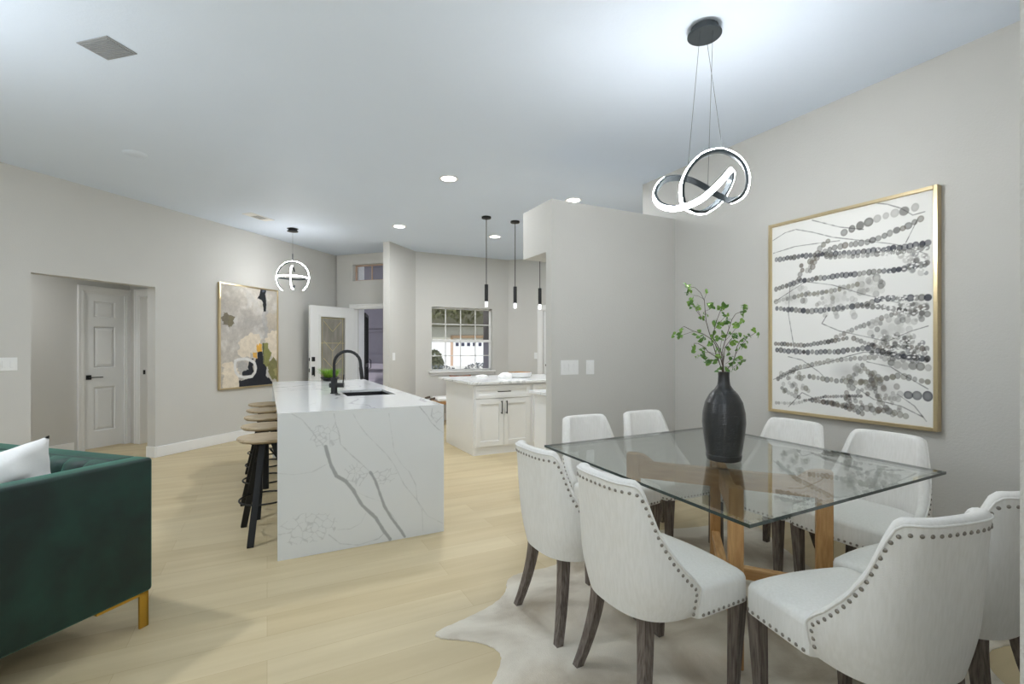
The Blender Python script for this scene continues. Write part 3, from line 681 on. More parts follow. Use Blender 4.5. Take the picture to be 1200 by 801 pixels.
# bench
bn = thing('bench', 'wooden bench with white seat cushion below the nook window', 'bench', (3.25, 8.02, 0))
b = B(); box(b, (-.75, -.2, .36), (.75, .2, .41), .01, 2); obj('seat_frame', b, mat('tan_bench_wood', (178, 136, 92), .5, var=.1, stretch=(1, 10, 10)), bn)
b = B(); box(b, (-.66, -.19, .41), (.66, .19, .475), .025, 3); obj('seat_cushion', b, PILLOW, bn, smooth=True)
for s in (-1, 1):
    for y in (-.14, .14):
        b = B(); tube(b, [(s*.60, y, .37), (s*.78, y, .37), (s*.80, y, .41), (s*.78, y, .455), (s*.70, y, .47)], .018, 10); obj('arm_scroll', b, STEM, bn, smooth=True)
    for y in (-.15, .15):
        b = B(); taper_leg(b, (s*.66, y, .36), (s*.68, y, 0), .045, .03); obj('leg', b, STEM, bn)
def cushion(bm, w, h, t, n=20, p=2.6, seed=0):
    r = random.Random(seed); ph = [r.random()*6 for _ in range(6)]
    G = {}
    for s in (1, -1):
        for i in range(n+1):
            for j in range(n+1):
                u, v = i/n*2-1, j/n*2-1
                edge = i in (0, n) or j in (0, n)
                k = max(0, (1-abs(u)**p))**.45*max(0, (1-abs(v)**p))**.45
                pin = 1-.07*(1-abs(v))*0
                x = w/2*u*(1-.09*(1-u*u*0)*(abs(v)**2 < 0)); 
                x = w/2*u*(1-.08*(1-v*v)*abs(u)**3); y = h/2*v*(1-.08*(1-u*u)*abs(v)**3)
                wr = .011*math.sin(7*u+5*v+ph[0])+.008*math.sin(11*v-7*u+ph[1])+.005*math.sin(15*u+ph[2])
                z = s*(t/2*k+wr*k*1.2)
                if edge and s == -1: continue
                G[(s, i, j)] = bm.verts.new((x, y, 0 if edge else z))
    for s in (1, -1):
        g = lambda i, j: G.get((s, i, j)) or G[(1, i, j)]
        for i in range(n):
            for j in range(n):
                f = (g(i, j), g(i+1, j), g(i+1, j+1), g(i, j+1)); bm.faces.new(f if s == 1 else f[::-1])
b = B(); cushion(b, .42, .38, .13, seed=2); o = obj('throw_pillow', b, LEATHER, None, smooth='all', loc=(3.10, 8.08, .475+.185), rot=(math.radians(76), 0, 0)); tag(o, 'brown leather pillow on the window bench', 'pillow')

# ------------------------------------------------------------------ dining chairs
def make_chair(label):
    t = thing('dining_chair', label, 'dining chair', (0, 0, 0), 0, 'white dining chairs around the glass table')
    zb = .352; x0 = -.015
    def ztop(g):
        T_ = [(0, .836), (.14, .835), (.19, .828), (.235, .800), (.28, .745), (.35, .672), (.5, .590), (.7, .525), (.9, .484), (1, .462)]
        for (a, p), (c, q) in zip(T_, T_[1:]):
            if g <= c+1e-9: return p+(q-p)*(g-a)/(c-a)
        return T_[-1][1]
    def prm(z):
        k = min(1, max(0, (z-.36)/.475)); 
        w = .232+.022*math.sin(min(1, k*3)*PI/2)-.046*max(0, (k-.25)/.75)**1.1
        xb = -.245-.012*k-.030*k*k
        return w, xb
    def plan(ph, z, off=0):
        w, xb = prm(z); w -= off; xb += off; e = 2/(2.7+.9*min(1, max(0, (z-.36)/.3))); c, s = math.cos(ph), math.sin(ph)
        xx = x0+(xb-x0)*abs(c)**e; yy = w*math.copysign(abs(s)**e, s)
        return xx, yy
    # arc-length parameters
    den = [-PI/2+PI*i/1200 for i in range(1201)]; P = [plan(a, .7) for a in den]; cum = [0]
    for p, q in zip(P, P[1:]): cum.append(cum[-1]+math.hypot(p[0]-q[0], p[1]-q[1]))
    N = 56; phs = []
    for k in range(N+1):
        tgt = cum[-1]*k/N; i = min(range(len(cum)), key=lambda j: abs(cum[j]-tgt)); phs.append(den[i])
    def gg(ph): return 1-abs(math.cos(ph))**(2/3.6)
    def P3(ph, v, off, dz=0):
        zt = ztop(gg(ph)); z = zb+(zt-zb)*v
        # the bottom tucks in slightly
        x, y = plan(ph, z, off+.014*(1-v)**6)
        return (x, y, z+dz)
    M_ = 14; th = .042
    rings = []
    for ph in phs:
        r = [P3(ph, j/M_, 0) for j in range(M_+1)]
        for k in (1, 2, 3, 4, 5):
            a = PI*k/6; r.append(P3(ph, 1, th/2-th/2*math.cos(a), .016*math.sin(a)))
        r += [P3(ph, j/M_, th) for j in range(M_, -1, -1)]
        rings.append(r)
    b = B(); loft(b, rings); obj('backrest', b, FAB, t, smooth=True)
    b = B(); pts = [P3(phs[0], v, -.001) for v in (.05, .3, .6, .9)]+[P3(ph, 1, -.001, .001) for ph in phs]+[P3(phs[-1], v, -.001) for v in (.9, .6, .3, .05)]
    tube(b, pts, .0036, 6); obj('piping', b, FAB, t, smooth='all')
    # seat
    def outline(front, hw, ins, cr):
        o_ = []; xr = -.178+ins*.6
        hw -= ins; fr = front-ins; hr = .198-ins*.9
        o_ += [(xr+.03, -hr+.02), (xr, -hr+.07), (xr, hr-.07), (xr+.03, hr-.02), (-.04, hr), (-.016, hw-.006), (.0, hw)]
        for k in range(7):
            a = PI/2-PI/2*k/6; o_.append((fr-cr+cr*math.cos(a), hw-.006-cr+cr*math.sin(a)))
        for k in range(1, 6): yv = (hw-.006-cr)*(1-k/3); o_.append((fr+.014*(1-(k/3-1)**2), yv))
        for k in range(7):
            a = -PI/2*k/6; o_.append((fr-cr+cr*math.cos(a), -(hw-.006-cr)+cr*math.sin(a)))
        o_ += [(.0, -hw), (-.016, -hw+.006), (-.04, -hr)]
        return o_
    b = B(); rr = []
    for z, ins, cr in ((zb, .004, .035), (zb+.004, .0, .038), (.44, .0, .04), (.452, .004, .04), (.462, .014, .04), (.468, .03, .045), (.473, .05, .05), (.477, .07, .05), (.480, .095, .04)):
        rr.append([(x, y, z) for x, y in outline(.262, .247, ins, cr)])
    loft(b, rr); obj('seat', b, FAB, t, smooth=True)
    # nailheads
    pos = []
    def walk(path, step=.027):
        acc = 0; out = [path[0]]
        for p, q in zip(path, path[1:]):
            d = (Vector(q[0])-Vector(p[0])).length
            while acc+d >= step:
                f = (step-acc)/d; p = (Vector(p[0]).lerp(Vector(q[0]), f), Vector(p[1]).lerp(Vector(q[1]), f)); out.append(p); d = (Vector(q[0])-Vector(p[0])).length; acc = 0
            acc += d
        return out
    path = []
    def nrm(ph, z):
        a, c = plan(ph-.02, z), plan(ph+.02, z); n = Vector((c[1]-a[1], -(c[0]-a[0]), 0)).normalized()
        q_ = plan(ph, z); 
        if n.dot(Vector((q_[0]-.0, q_[1], 0))) < 0: n = -n
        return n
    for sgn, lo in ((-1, True),):
        for z in (.37, .39, .41, .43): x, y = plan(phs[1], z); path.append(((x-.012, y, z), (0, -1, 0)))
    for ph in phs:
        zt = ztop(gg(ph))-.026; x, y = plan(ph, zt); path.append(((x-(.012 if gg(ph) > .9 else 0), y, zt), tuple(nrm(ph, zt))))
    for z in (.43, .41, .39, .37): x, y = plan(phs[-2], z); path.append(((x-.012, y, z), (0, 1, 0)))
    pos += walk(path); npos = len(pos)
    ol = outline(.262, .247, 0, .038); ol = [p for p in ol[6:-2]]
    path = []
    for i, p in enumerate(ol):
        a, c = ol[max(0, i-1)], ol[min(len(ol)-1, i+1)]; n = Vector((-(c[1]-a[1]), c[0]-a[0], 0)).normalized()
        if n.dot(Vector((p[0]-.05, p[1], 0))) < 0: n = -n
        path.append(((p[0], p[1], zb+.014), tuple(n)))
    pos += walk(path)
    for grp, pr_, nm in ((pos[:npos], 0, 'backrest_nailheads'), (pos[npos:], 0, 'seat_nailheads')):
        b = B()
        for p, n in grp:
            n = Vector(n).normalized(); q_ = Vector((0, 0, 1)).rotation_difference(n).to_matrix().to_4x4()
            lathe(b, [(.0068, -.001), (.006, .0018), (.0036, .0038), (0, .0045)], 8, M=Matrix.Translation(Vector(p)) @ q_)
        obj(nm, b, NAIL, t, smooth='all')
    for s in (-1, 1):
        b = B(); taper_leg(b, (.235, s*.205, zb+.01), (.222, s*.196, 0), .052, .034); obj('leg', b, WOODD, t)
        b = B(); r_ = []
        for k in range(7):
            f = k/6; w_ = .046-.014*f; cx_ = -.165-.065*f**1.7; cy_ = s*(.135+.058*f**1.5)
            r_.append([(cx_+a*w_/2, cy_+c*w_/2, (zb+.01)*(1-f)) for a, c in ((-1, -1), (1, -1), (1, 1), (-1, 1))])
        loft(b, r_); obj('leg', b, WOODD, t)
    return t
RZ = .007
CH_ = [((1.378, 1.455), 0, 'white dining chair in the left foreground, seen from behind, nearest on the table\'s left'),
       ((1.378, 1.99), 0, 'white nailhead dining chair on the left side of the table, farther from the camera'),
       ((1.955, 2.49), -90, 'white dining chair at the far side, in front of the partition, left one of two'),
       ((2.477, 2.49), -90, 'white dining chair at the far side, right one, just left of the vase'),
       ((2.80, 1.93), 180, 'white dining chair on the wall side, right of the vase, under the artwork left half'),
       ((2.80, 1.41), 180, 'white dining chair on the wall side, under the artwork right corner'),
       ((1.745, .88), 79, 'white dining chair in the right foreground with its back to the camera'),
       ((2.275, .885), 87, 'white dining chair half hidden between the foreground chair and right wall end')]
c0 = make_chair(CH_[0][2]); c0.location = (*CH_[0][0], RZ)
for (p, a, l) in CH_[1:]: dup(c0, (*p, RZ), math.radians(a), l)

# ------------------------------------------------------------------ glass table
GZ = .762; GT = .015
G = [Vector((1.434, 2.395, 0)), Vector((1.369, 1.016, 0)), Vector((2.757, 1.046, 0)), Vector((2.822, 2.425, 0))]
tc_ = (2.075, 1.70, 0)
tb = thing('dining_table', 'square glass dining table on a crossed oak base', 'dining table', tc_)
b = B(); ring = lambda ins, z: [Vector((p.x, p.y, z))+(Vector((tc_[0], tc_[1], 0))-Vector((p.x, p.y, 0))).normalized()*ins*1.414-Vector((tc_[0], tc_[1], 0)) for p in G]
r0, r1, r2 = ring(0, GZ-GT), ring(0, GZ-.003), ring(.018, GZ)
v0, v1, v2 = [[b.verts.new(p) for p in r] for r in (r0, r1, r2)]
b.faces.new(v0[::-1]); b.faces.new(v2)
for i in range(4):
    j = (i+1) % 4; f = b.faces.new((v0[i], v0[j], v1[j], v1[i])); f.material_index = 1; f = b.faces.new((v1[i], v1[j], v2[j], v2[i])); f.material_index = 0
obj('glass_top', b, [TGLASS, TEDGE], tb)
LG = {'F': (1.73, 1.35), 'B': (2.42, 2.03), 'L': (1.80, 2.05), 'R': (2.34, 1.345)}
for k, (x, y) in LG.items():
    o_ = 'FB' if k in 'FB' else 'LR'; p, q = LG[o_[0]], LG[o_[1]]; a = math.atan2(q[1]-p[1], q[0]-p[0])
    b = B(); box(b, (-.034, -.028, RZ), (.034, .028, GZ-GT-.001), .004, 1); obj('leg', b, OAKV, tb, loc=(x-tc_[0], y-tc_[1], 0), rot=(0, 0, a))
for (k0, k1), zo in ((('L', 'R'), 0), (('F', 'B'), .0)):
    p, q = LG[k0], LG[k1]; L = math.hypot(q[0]-p[0], q[1]-p[1])-.06; a = math.atan2(q[1]-p[1], q[0]-p[0]); m = ((p[0]+q[0])/2-tc_[0], (p[1]+q[1])/2-tc_[1], 0)
    z1 = GZ-GT-.001; pr = [(-L/2, z1-.13), (L/2, z1-.13), (L/2, z1-.002)]
    for k in range(1, 8): f = k/8; pr.append((L/2-.085*f, z1-.052+.05*math.cos(f*PI/2)**1.0-.0-.0*f-.0))
    for k in range(7, 0, -1): f = k/8; pr.append((-L/2+.085*f, z1-.052+.05*math.cos(f*PI/2)))
    pr.append((-L/2, z1-.002))
    w = .022 if k0 == 'L' else .0225
    b = B(); prism_y(b, pr, -w, w); obj('top_rail', b, OAK, tb, loc=m, rot=(0, 0, a))
    b = B(); box(b, (-L/2, -.0215, .17), (L/2, .0215, .225), .002, 1); obj('stretcher', b, OAK, tb, loc=m, rot=(0, 0, a))

# vase with hammered rings
b = B(); prof = [(0, 0), (.070, 0), (.079, .006), (.09, .06), (.101, .13), (.107, .19), (.104, .24), (.092, .29), (.070, .33), (.047, .355), (.033, .375), (.028, .395), (.0265, .42), (.0275, .438), (.0285, .44), (.024, .44), (.022, .40), (0, .39)]
fine = []
for (ra, za), (rb, zb2) in zip(prof, prof[1:]):
    n = max(1, int(abs(zb2-za)/.002)) if 1 < prof.index((ra, za)) < 9 else 1
    for k in range(n): fine.append((ra+(rb-ra)*k/n, za+(zb2-za)*k/n))
fine.append(prof[-1]); fine = [(ra*(.94 if .03 < za < .38 else 1), za) for ra, za in fine]
t_ = B(); lathe(t_, fine, 140)
for v in t_.verts:
    r = math.hypot(v.co.x, v.co.y); z = v.co.z
    if r > .03 and .006 < z < .35:
        a = math.atan2(v.co.y, v.co.x); row = int(z/.0085); k = .0011*(abs(math.sin(PI*z/.0085))+.8*abs(math.sin(a*22+row*PI/2)))
        v.co.x *= (r+k)/r; v.co.y *= (r+k)/r
merge(b, t_); vx = Vector((2.035, 1.655, GZ))
o = obj('vase', b, VASE, None, smooth='all', loc=vx); tag(o, 'tall black textured bottle vase standing on the glass table', 'vase')
# branches
DV = vx.x*FW[0]+vx.y*FW[1]
def cb(x, y, dz): return at(785+x/7.28, 330+y/7.28, DV+dz)-vx
BR = [
 ([(455,765),(400,640),(370,540),(335,430),(310,340),(300,240),(295,160),(260,90),(215,50),(165,42)], [[(295,150),(240,120),(205,115)],[(310,340),(265,300),(225,245),(205,200)],[(300,250),(340,235),(365,215)],[(290,160),(305,120),(312,95)],[(270,300),(250,265),(235,230)]],
  [(130,20),(150,45),(155,75),(155,98),(315,88),(195,135),(185,165),(168,182),(178,222),(215,215),(240,215),(225,235),(325,200),(350,212),(375,222),(322,292),(285,320)], .05, 'tallest leafy branch in the vase, arching up to the left'),
 ([(450,765),(420,600),(380,520),(340,480),(285,445),(200,420),(120,380),(95,395)], [[(195,425),(120,450)]], [(40,437),(75,450),(98,465),(95,425),(225,452),(240,470),(248,420),(270,495),(285,470)], -.03, 'leafy branch in the vase reaching farthest left'),
 ([(458,765),(410,650),(330,600),(290,555),(240,525),(205,525)], [[(410,650),(360,670),(310,680)],[(400,620),(340,600),(280,605)]], [(212,552),(205,570),(335,538),(308,572),(285,600),(258,625),(280,635),(330,675),(350,675),(315,705),(380,675),(300,668)], -.08, 'low leafy branch drooping left from the vase'),
 ([(462,765),(440,600),(370,480),(380,400),(400,330),(430,250),(450,200)], [[(385,400),(440,330),(490,278)],[(430,560),(445,480),(440,420)]], [(452,188),(415,215),(455,220),(443,240),(455,270),(490,278),(380,365),(400,360),(410,380),(435,360),(455,362),(380,430),(400,470),(380,500),(430,480),(460,440),(450,490),(465,465)], .0, 'upright leafy branch in the middle of the vase'),
 ([(468,765),(450,580),(480,470),(510,380),(530,320),(560,275),(605,255)], [[(480,470),(505,400),(490,340)],[(475,500),(530,440),(580,370)]], [(610,212),(637,220),(628,258),(605,262),(623,298),(610,322),(482,328),(500,345),(545,365),(565,365),(552,385),(550,450),(570,462),(540,470),(515,440)], .06, 'leafy branch in the vase curving up to the right'),
 ([(475,765),(540,680),(560,620),(570,560),(600,500),(640,470),(690,460),(735,432)], [[(560,620),(610,540),(650,490)]], [(735,430),(720,405),(645,465),(655,475),(620,555),(610,565),(645,556),(690,468)], -.02, 'leafy branch in the vase reaching farthest right'),
 ([(470,765),(462,640),(470,560),(520,490),(555,455)], [[(475,700),(530,660),(640,668)],[(470,720),(540,730),(600,690)],[(465,650),(430,600),(410,580)]], [(520,525),(550,530),(575,510),(490,560),(500,620),(515,655),(570,655),(605,645),(640,670),(600,700),(515,705),(530,755),(400,765),(440,740),(480,740),(430,640),(410,580),(430,585)], -.06, 'short bushy branch at the neck of the vase')]
for main, tw, lv, dz, lab in BR:
    t = thing('leafy_branch', lab, 'branch', vx, 0, 'green branches in the black vase')
    off = lambda y: dz*min(1, max(0, (765-y)/350))
    b = B(); P = [Vector((0, 0, .36))]+[cb(x, y, off(y)) for x, y in main]; P[1] = Vector((random.uniform(-.008, .008), random.uniform(-.008, .008), .435))
    n = len(P); tube(b, P, [.0024-.0016*i/n for i in range(n)], 6)
    for w in tw: tube(b, [cb(x, y, off(y)) for x, y in w], .0009, 5)
    obj('stem', b, STEM, t, smooth='all')
    b = B(); segs = [p for p in main]+[q for w in tw for q in w]
    for (x, y) in lv:
        near = min(segs, key=lambda s: (s[0]-x)**2+(s[1]-y)**2)
        c = cb(x, y, off(y)+random.uniform(-.012, .012)); base = cb(*near, off(near[1])); dr = (c-base)
        if dr.length < .004: dr = Vector((random.uniform(-1, 1), random.uniform(-1, 1), random.uniform(-.4, 1)))
        dr.normalize(); nn = Vector((random.uniform(-1, 1), -1.0+random.uniform(-.6, .6), random.uniform(-.4, 1.2))).normalized()
        for rep in range(3):
            if rep: c = c+Vector([random.uniform(-.012, .012) for _ in range(3)]); dr = (dr+Vector([random.uniform(-.9, .9) for _ in range(3)])).normalized()
            S = dr.cross(nn).normalized(); U = S.cross(dr); L = random.uniform(.019, .029); Wd = L*.34
            rows = []
            for f, wf in ((-.5, 0), (-.25, .75), (0, 1), (.25, .72), (.5, 0)):
                m_ = c+dr*L*f-U*.003*(2*f)**2
                rows.append([b.verts.new(m_+S*Wd*wf*k+U*.0025*wf*abs(k)) for k in ((-1, 0, 1) if wf else (0,))])
            for A, Q in zip(rows, rows[1:]):
                if len(A) == 1: b.faces.new((A[0], Q[0], Q[1])); b.faces.new((A[0], Q[1], Q[2]))
                elif len(Q) == 1: b.faces.new((A[0], A[1], Q[0])); b.faces.new((A[1], A[2], Q[0]))
                else: b.faces.new((A[0], A[1], Q[1], Q[0])); b.faces.new((A[1], A[2], Q[2], Q[1]))
            tube(b, [c-dr*L*.5, base if not rep else c-dr*L*.7], .0005, 4)
    obj('leaves', b, LEAF, t, smooth='all')

# ------------------------------------------------------------------ cowhide rug
RP = [(.68,2.147),(.86,2.185),(1.046,2.242),(1.16,2.33),(1.21,2.447),(1.32,2.49),(1.54,2.46),(1.75,2.56),(2.1,2.68),(2.51,2.62),(2.94,2.49),(3.22,2.53),(3.30,2.46),(3.17,2.22),(3.0,1.95),(2.86,1.65),(2.88,1.3),(3.08,1.05),(3.16,.93),(3.05,.86),(2.80,.93),(2.62,.86),(2.45,.62),(2.1,.48),(1.6,.5),(1.25,.68),(1.0,.95),(.86,1.2),(.72,1.45),(.74,1.66),(.86,1.79),(.905,1.87),(.87,1.96),(.79,2.03),(.70,2.085)]
def smooth_loop(P, it=3):
    for _ in range(it):
        Q = []
        for i in range(len(P)):
            a, c = P[i], P[(i+1) % len(P)]; Q += [(a[0]*.75+c[0]*.25, a[1]*.75+c[1]*.25), (a[0]*.25+c[0]*.75, a[1]*.25+c[1]*.75)]
        P = Q
    return P
b = B(); P = [(x+.002*math.sin(i*1.7), y+.002*math.cos(i*2.3)) for i, (x, y) in enumerate(smooth_loop(RP))]
cxr, cyr = 2.0, 1.6; n = len(P)
ring2 = []
for i in range(n):
    a, c = P[i-1], P[(i+1) % n]; nx, ny = -(c[1]-a[1]), c[0]-a[0]; l = math.hypot(nx, ny) or 1
    ring2.append((nx/l, ny/l))
area = sum(P[i][0]*P[(i+1) % n][1]-P[(i+1) % n][0]*P[i][1] for i in range(n)); sg = 1 if area > 0 else -1
va = [b.verts.new((x, y, 0.0005)) for x, y in P]; vb = [b.verts.new((x, y, .004)) for x, y in P]
vc = [b.verts.new((x+sg*nx*.004, y+sg*ny*.004, .007)) for (x, y), (nx, ny) in zip(P, ring2)]
for A, Q in ((va, vb), (vb, vc)):
    for i in range(n): b.faces.new((A[i], A[(i+1) % n], Q[(i+1) % n], Q[i]))
b.faces.new(vc); b.faces.new(va[::-1])
o = obj('cowhide_rug', b, RUG); tag(o, 'cream and taupe cowhide rug under the dining table', 'rug')

# ------------------------------------------------------------------ art on the right wall
AY0, AY1, AZ0, AZ1, AX = 1.376, 2.423, .83, 2.28, 3.54
AY0, AY1 = 1.365, 2.43
art = thing('ink_dot_artwork', 'large gold framed artwork of grey and black ink dot strings on the right wall', 'artwork', (3.54, (AY0+AY1)/2, (AZ0+AZ1)/2))
hw_, hh = (AY1-AY0)/2, (AZ1-AZ0)/2
b = B()
for p, q in (((-.05, -hw_, -hh), (-.001, -hw_+.022, hh)), ((-.05, hw_-.022, -hh), (-.001, hw_, hh)), ((-.05, -hw_+.022, -hh), (-.001, hw_-.022, -hh+.022)), ((-.05, -hw_+.022, hh-.022), (-.001, hw_-.022, hh))): box(b, p, q, .002, 1)
obj('frame', b, GOLD, art)
b = B(); box(b, (-.032, -hw_+.02, -hh+.02), (-.004, hw_-.02, hh-.02)); obj('backing', b, TRIM, art)
cw, chh = 2*hw_-.05, 2*hh-.05
A_ = Canvas(cw, chh, .0032, (240, 240, 236))
def ca(x, y):                          # measured stroke position -> canvas (u from far/left edge, v up)
    p = on_plane(880+x/2.504, 200+y/2.504, (1, 0), 3.507); return (AY1-.025-p.y, p.z-(AZ0+.025))
NAVY = (44, 48, 62); DK = (44, 42, 42); MID = (108, 106, 102); LT = (176, 175, 170); BRN = (108, 98, 88); OLV = (128, 124, 108); PALE = (206, 206, 200)
def chain(P, r, cols, sp=1.7, al=.85, ring=True, seed=0, jit=.15):
    rr = random.Random(seed); Q = [ca(*p) for p in P]; acc = 0; r *= 1.22; sp *= .93
    for (a, b_), (c, d) in zip(Q, Q[1:]):
        L = math.hypot(c-a, d-b_); s = -acc
        while s+r*sp <= L:
            s += r*sp; f = s/L; k = rr.choice(cols); q_ = rr.uniform(.8, 1.12)
            A_.ell(a+(c-a)*f+rr.uniform(-1, 1)*r*jit, b_+(d-b_)*f+rr.uniform(-1, 1)*r*jit, r*q_*rr.uniform(.75, 1), r*q_, k, al*rr.uniform(.75, 1), ring=ring and rr.random() < .7)
        acc = L-s
def cloud(x0, x1, y0, y1, n, r, cols, seed, al=.7):
    rr = random.Random(seed)
    for _ in range(n):
        u, v = ca(rr.uniform(x0, x1), rr.uniform(y0, y1)); q_ = rr.uniform(.65, 1.2)*r*1.15
        A_.ell(u, v, q_*.85, q_, rr.choice(cols), al*rr.uniform(.6, 1), ring=rr.random() < .7)
def blot(x, y, ru, rv, col, al):
    u, v = ca(x, y); d = np.sqrt(((A_.U-u)/ru)**2+((A_.V-v)/rv)**2); A_.blend(np.clip(1-d, 0, 1)*al, col)
for x, y in ((330, 340), (400, 470), (280, 590), (380, 640), (120, 370), (480, 400), (250, 370), (430, 560)): blot(x, y, .12, .09, LT, .5)
cloud(310, 385, 300, 365, 26, .020, [LT, MID, PALE], 1); cloud(350, 480, 435, 505, 34, .018, [LT, PALE, MID], 2); cloud(215, 310, 370, 435, 22, .017, [LT, PALE], 3)
cloud(100, 180, 325, 390, 20, .017, [LT, PALE, MID], 4); cloud(270, 380, 570, 640, 34, .017, [LT, MID, OLV], 5); cloud(80, 170, 580, 650, 26, .016, [MID, OLV, LT], 6)
cloud(350, 470, 480, 560, 40, .014, [MID, OLV, DK], 7); cloud(340, 440, 620, 715, 34, .016, [BRN, LT, OLV], 8); cloud(430, 520, 390, 440, 34, .014, [MID, DK, LT], 9)
cloud(440, 518, 240, 300, 26, .016, [NAVY, LT, MID], 10); cloud(190, 300, 340, 400, 18, .014, [LT, OLV], 11); cloud(440, 518, 500, 560, 30, .013, [DK, NAVY, MID], 12)
cloud(270, 330, 640, 700, 16, .015, [BRN, MID], 13)
chain([(510,95),(455,115),(400,132),(345,150),(298,168),(255,190)], .0215, [LT, MID, MID], 2.1, .9, seed=1); chain([(240,195),(205,222),(185,260),(160,272)], .017, [OLV, BRN, MID], 1.9, seed=2)
chain([(145,265),(150,290),(140,320)], .016, [BRN, MID], 1.9, seed=22); chain([(190,240),(175,280),(160,300)], .016, [BRN, LT], 1.9, seed=23)
chain([(518,132),(475,155),(410,182),(345,210),(275,218),(235,230),(200,245),(170,300)], .0165, [BRN, MID, DK], 1.8, seed=3)
chain([(64,262),(150,250),(250,243),(345,236),(440,225),(520,212)], .0165, [NAVY, NAVY, DK], 1.55, .95, seed=4); chain([(210,252),(300,250),(440,238),(520,225)], .015, [LT, MID], 1.7, seed=5)
chain([(64,350),(150,322),(270,306),(360,297),(440,290),(520,270)], .0155, [NAVY, NAVY, MID], 1.6, .95, seed=6)
chain([(64,385),(150,365),(240,352),(320,330)], .015, [MID, OLV, LT], 1.7, seed=7)
chain([(66,402),(170,412),(240,406),(340,390),(380,376),(520,372)], .0165, [NAVY, NAVY, MID], 1.6, .92, seed=8)
chain([(240,492),(300,465),(390,430),(440,412),(520,398)], .014, [MID, BRN, LT], 1.7, seed=9); chain([(300,395),(380,400),(520,420)], .0145, [MID, DK], 1.8, seed=29)
chain([(64,506),(160,512),(230,500),(290,490)], .0135, [BRN, DK], 1.6, .9, seed=10); chain([(290,488),(380,520),(450,515),(520,522)], .0135, [DK, BRN, MID], 1.6, seed=11)
chain([(66,524),(150,532),(250,531),(340,520),(440,545),(520,552)], .0165, [NAVY, NAVY, DK], 1.6, .93, seed=12)
chain([(390,560),(440,570),(520,578)], .019, [LT, MID], 1.8, seed=13)
chain([(70,615),(130,580),(200,563),(300,550),(370,548)], .015, [MID, OLV, LT], 1.7, seed=14); chain([(82,630),(110,650),(150,668)], .015, [MID, LT], 1.7, seed=15)
chain([(160,600),(220,612),(320,622),(440,600),(520,620)], .016, [OLV, MID], 1.7, seed=16); chain([(320,560),(350,600),(370,660),(400,700)], .015, [BRN, OLV, MID], 1.6, seed=17)
chain([(436,655),(520,660)], .024, [NAVY, NAVY, DK], 1.7, .95, ring=True, seed=18); chain([(66,680),(130,682),(160,676)], .010, [LT, PALE], 2, seed=19); chain([(150,675),(220,662),(330,660)], .009, [DK, BRN], 1.7, seed=20)
chain([(200,675),(300,692),(400,705),(460,722)], .017, [BRN, OLV, MID], 1.6, seed=21); chain([(170,672),(240,682),(330,712)], .014, [BRN, DK], 1.6, seed=24)
for P in ([(64,205),(100,182),(132,172),(180,180),(240,195),(330,205),(420,215),(520,245)], [(66,242),(130,222),(200,212),(260,205)], [(180,145),(260,165),(330,172)], [(320,90),(400,98),(440,110),(475,130),(510,120)],
          [(68,385),(160,325),(240,335),(330,362),(400,380),(470,395)], [(222,425),(208,448),(260,470),(330,485),(400,500),(470,470),(520,455)], [(66,612),(130,585),(200,570),(280,545),(330,532),(420,535),(470,560)],
          [(110,545),(150,555),(200,590),(210,600)], [(110,692),(150,650),(180,665)], [(300,630),(360,670),(440,690),(505,722)], [(340,560),(410,575),(450,600),(520,640)], [(430,655),(480,690),(515,735)], [(115,330),(110,420),(130,540)], [(490,140),(470,180),(455,210)]):
    A_.line([ca(*p) for p in P], .0042, DK, .75, soft=1.2, wob=.004)
rr_ = random.Random(5)
for _ in range(150):
    x, y = rr_.uniform(370, 520), rr_.choice([rr_.uniform(225, 300), rr_.uniform(365, 420), rr_.uniform(480, 550)]); A_.ell(*ca(x, y), .007*rr_.uniform(.5, 1.3), .005, (244, 244, 241), .9)
T = Matrix(((0, 0, 0, -.033), (-1, 0, 0, hw_-.025), (0, 1, 0, -hh+.025), (0, 0, 0, 1)))
A_.build('canvas', CANVAS, T, art)

# ------------------------------------------------------------------ abstract painting on left wall
n45 = (-R2, R2); cL = 8.33*R2-.035
pa = on_plane(257, 400, n45, cL); pb = on_plane(326, 400, n45, cL)
Lw = math.hypot(pb.x-pa.x, pb.y-pa.y); pz0, pz1 = .745, 2.235; org = Vector((pa.x, pa.y, 0))
pmid = (pa+pb)/2; wallp = Vector((pmid.x-R2*.035, pmid.y+R2*.035, (pz0+pz1)/2))
ab = thing('abstract_painting', 'abstract taupe, black and olive painting in thin gold frame on the left wall', 'painting', wallp, PI/4)
hw_, hh = Lw/2, (pz1-pz0)/2; b = B()
for p, q in (((-hw_, -.042, -hh), (-hw_+.022, -.001, hh)), ((hw_-.022, -.042, -hh), (hw_, -.001, hh)), ((-hw_+.022, -.042, -hh), (hw_-.022, -.001, -hh+.022)), ((-hw_+.022, -.042, hh-.022), (hw_-.022, -.001, hh))): box(b, p, q, .002, 1)
obj('frame', b, GOLD, ab); b = B(); box(b, (-hw_+.02, -.030, -hh+.02), (hw_-.02, -.004, hh-.02)); obj('backing', b, TRIM, ab)
K = Canvas(2*hw_-.044, 2*hh-.044, .0042, (196, 190, 180))
def cp(x, y):
    p = on_plane(240+x/5.34, 320+y/5.34, n45, cL); return (math.hypot(p.x-org.x, p.y-org.y)-.022, p.z-pz0-.022)
nz = K.noise(.3, 1, 5); nz2 = K.noise(.12, 2, 4); K.blend((nz-.35)*1.6, (168, 163, 156)); K.blend((nz2-.5)*2.2, (216, 209, 196))
vv = K.V/K.h
K.blend(np.clip(1-np.abs(vv-.62)*5, 0, 1)*.6, (166, 163, 160)); K.blend(np.clip((nz2-.55)*5, 0, 1)*.7*(vv > .3), (204, 202, 198))
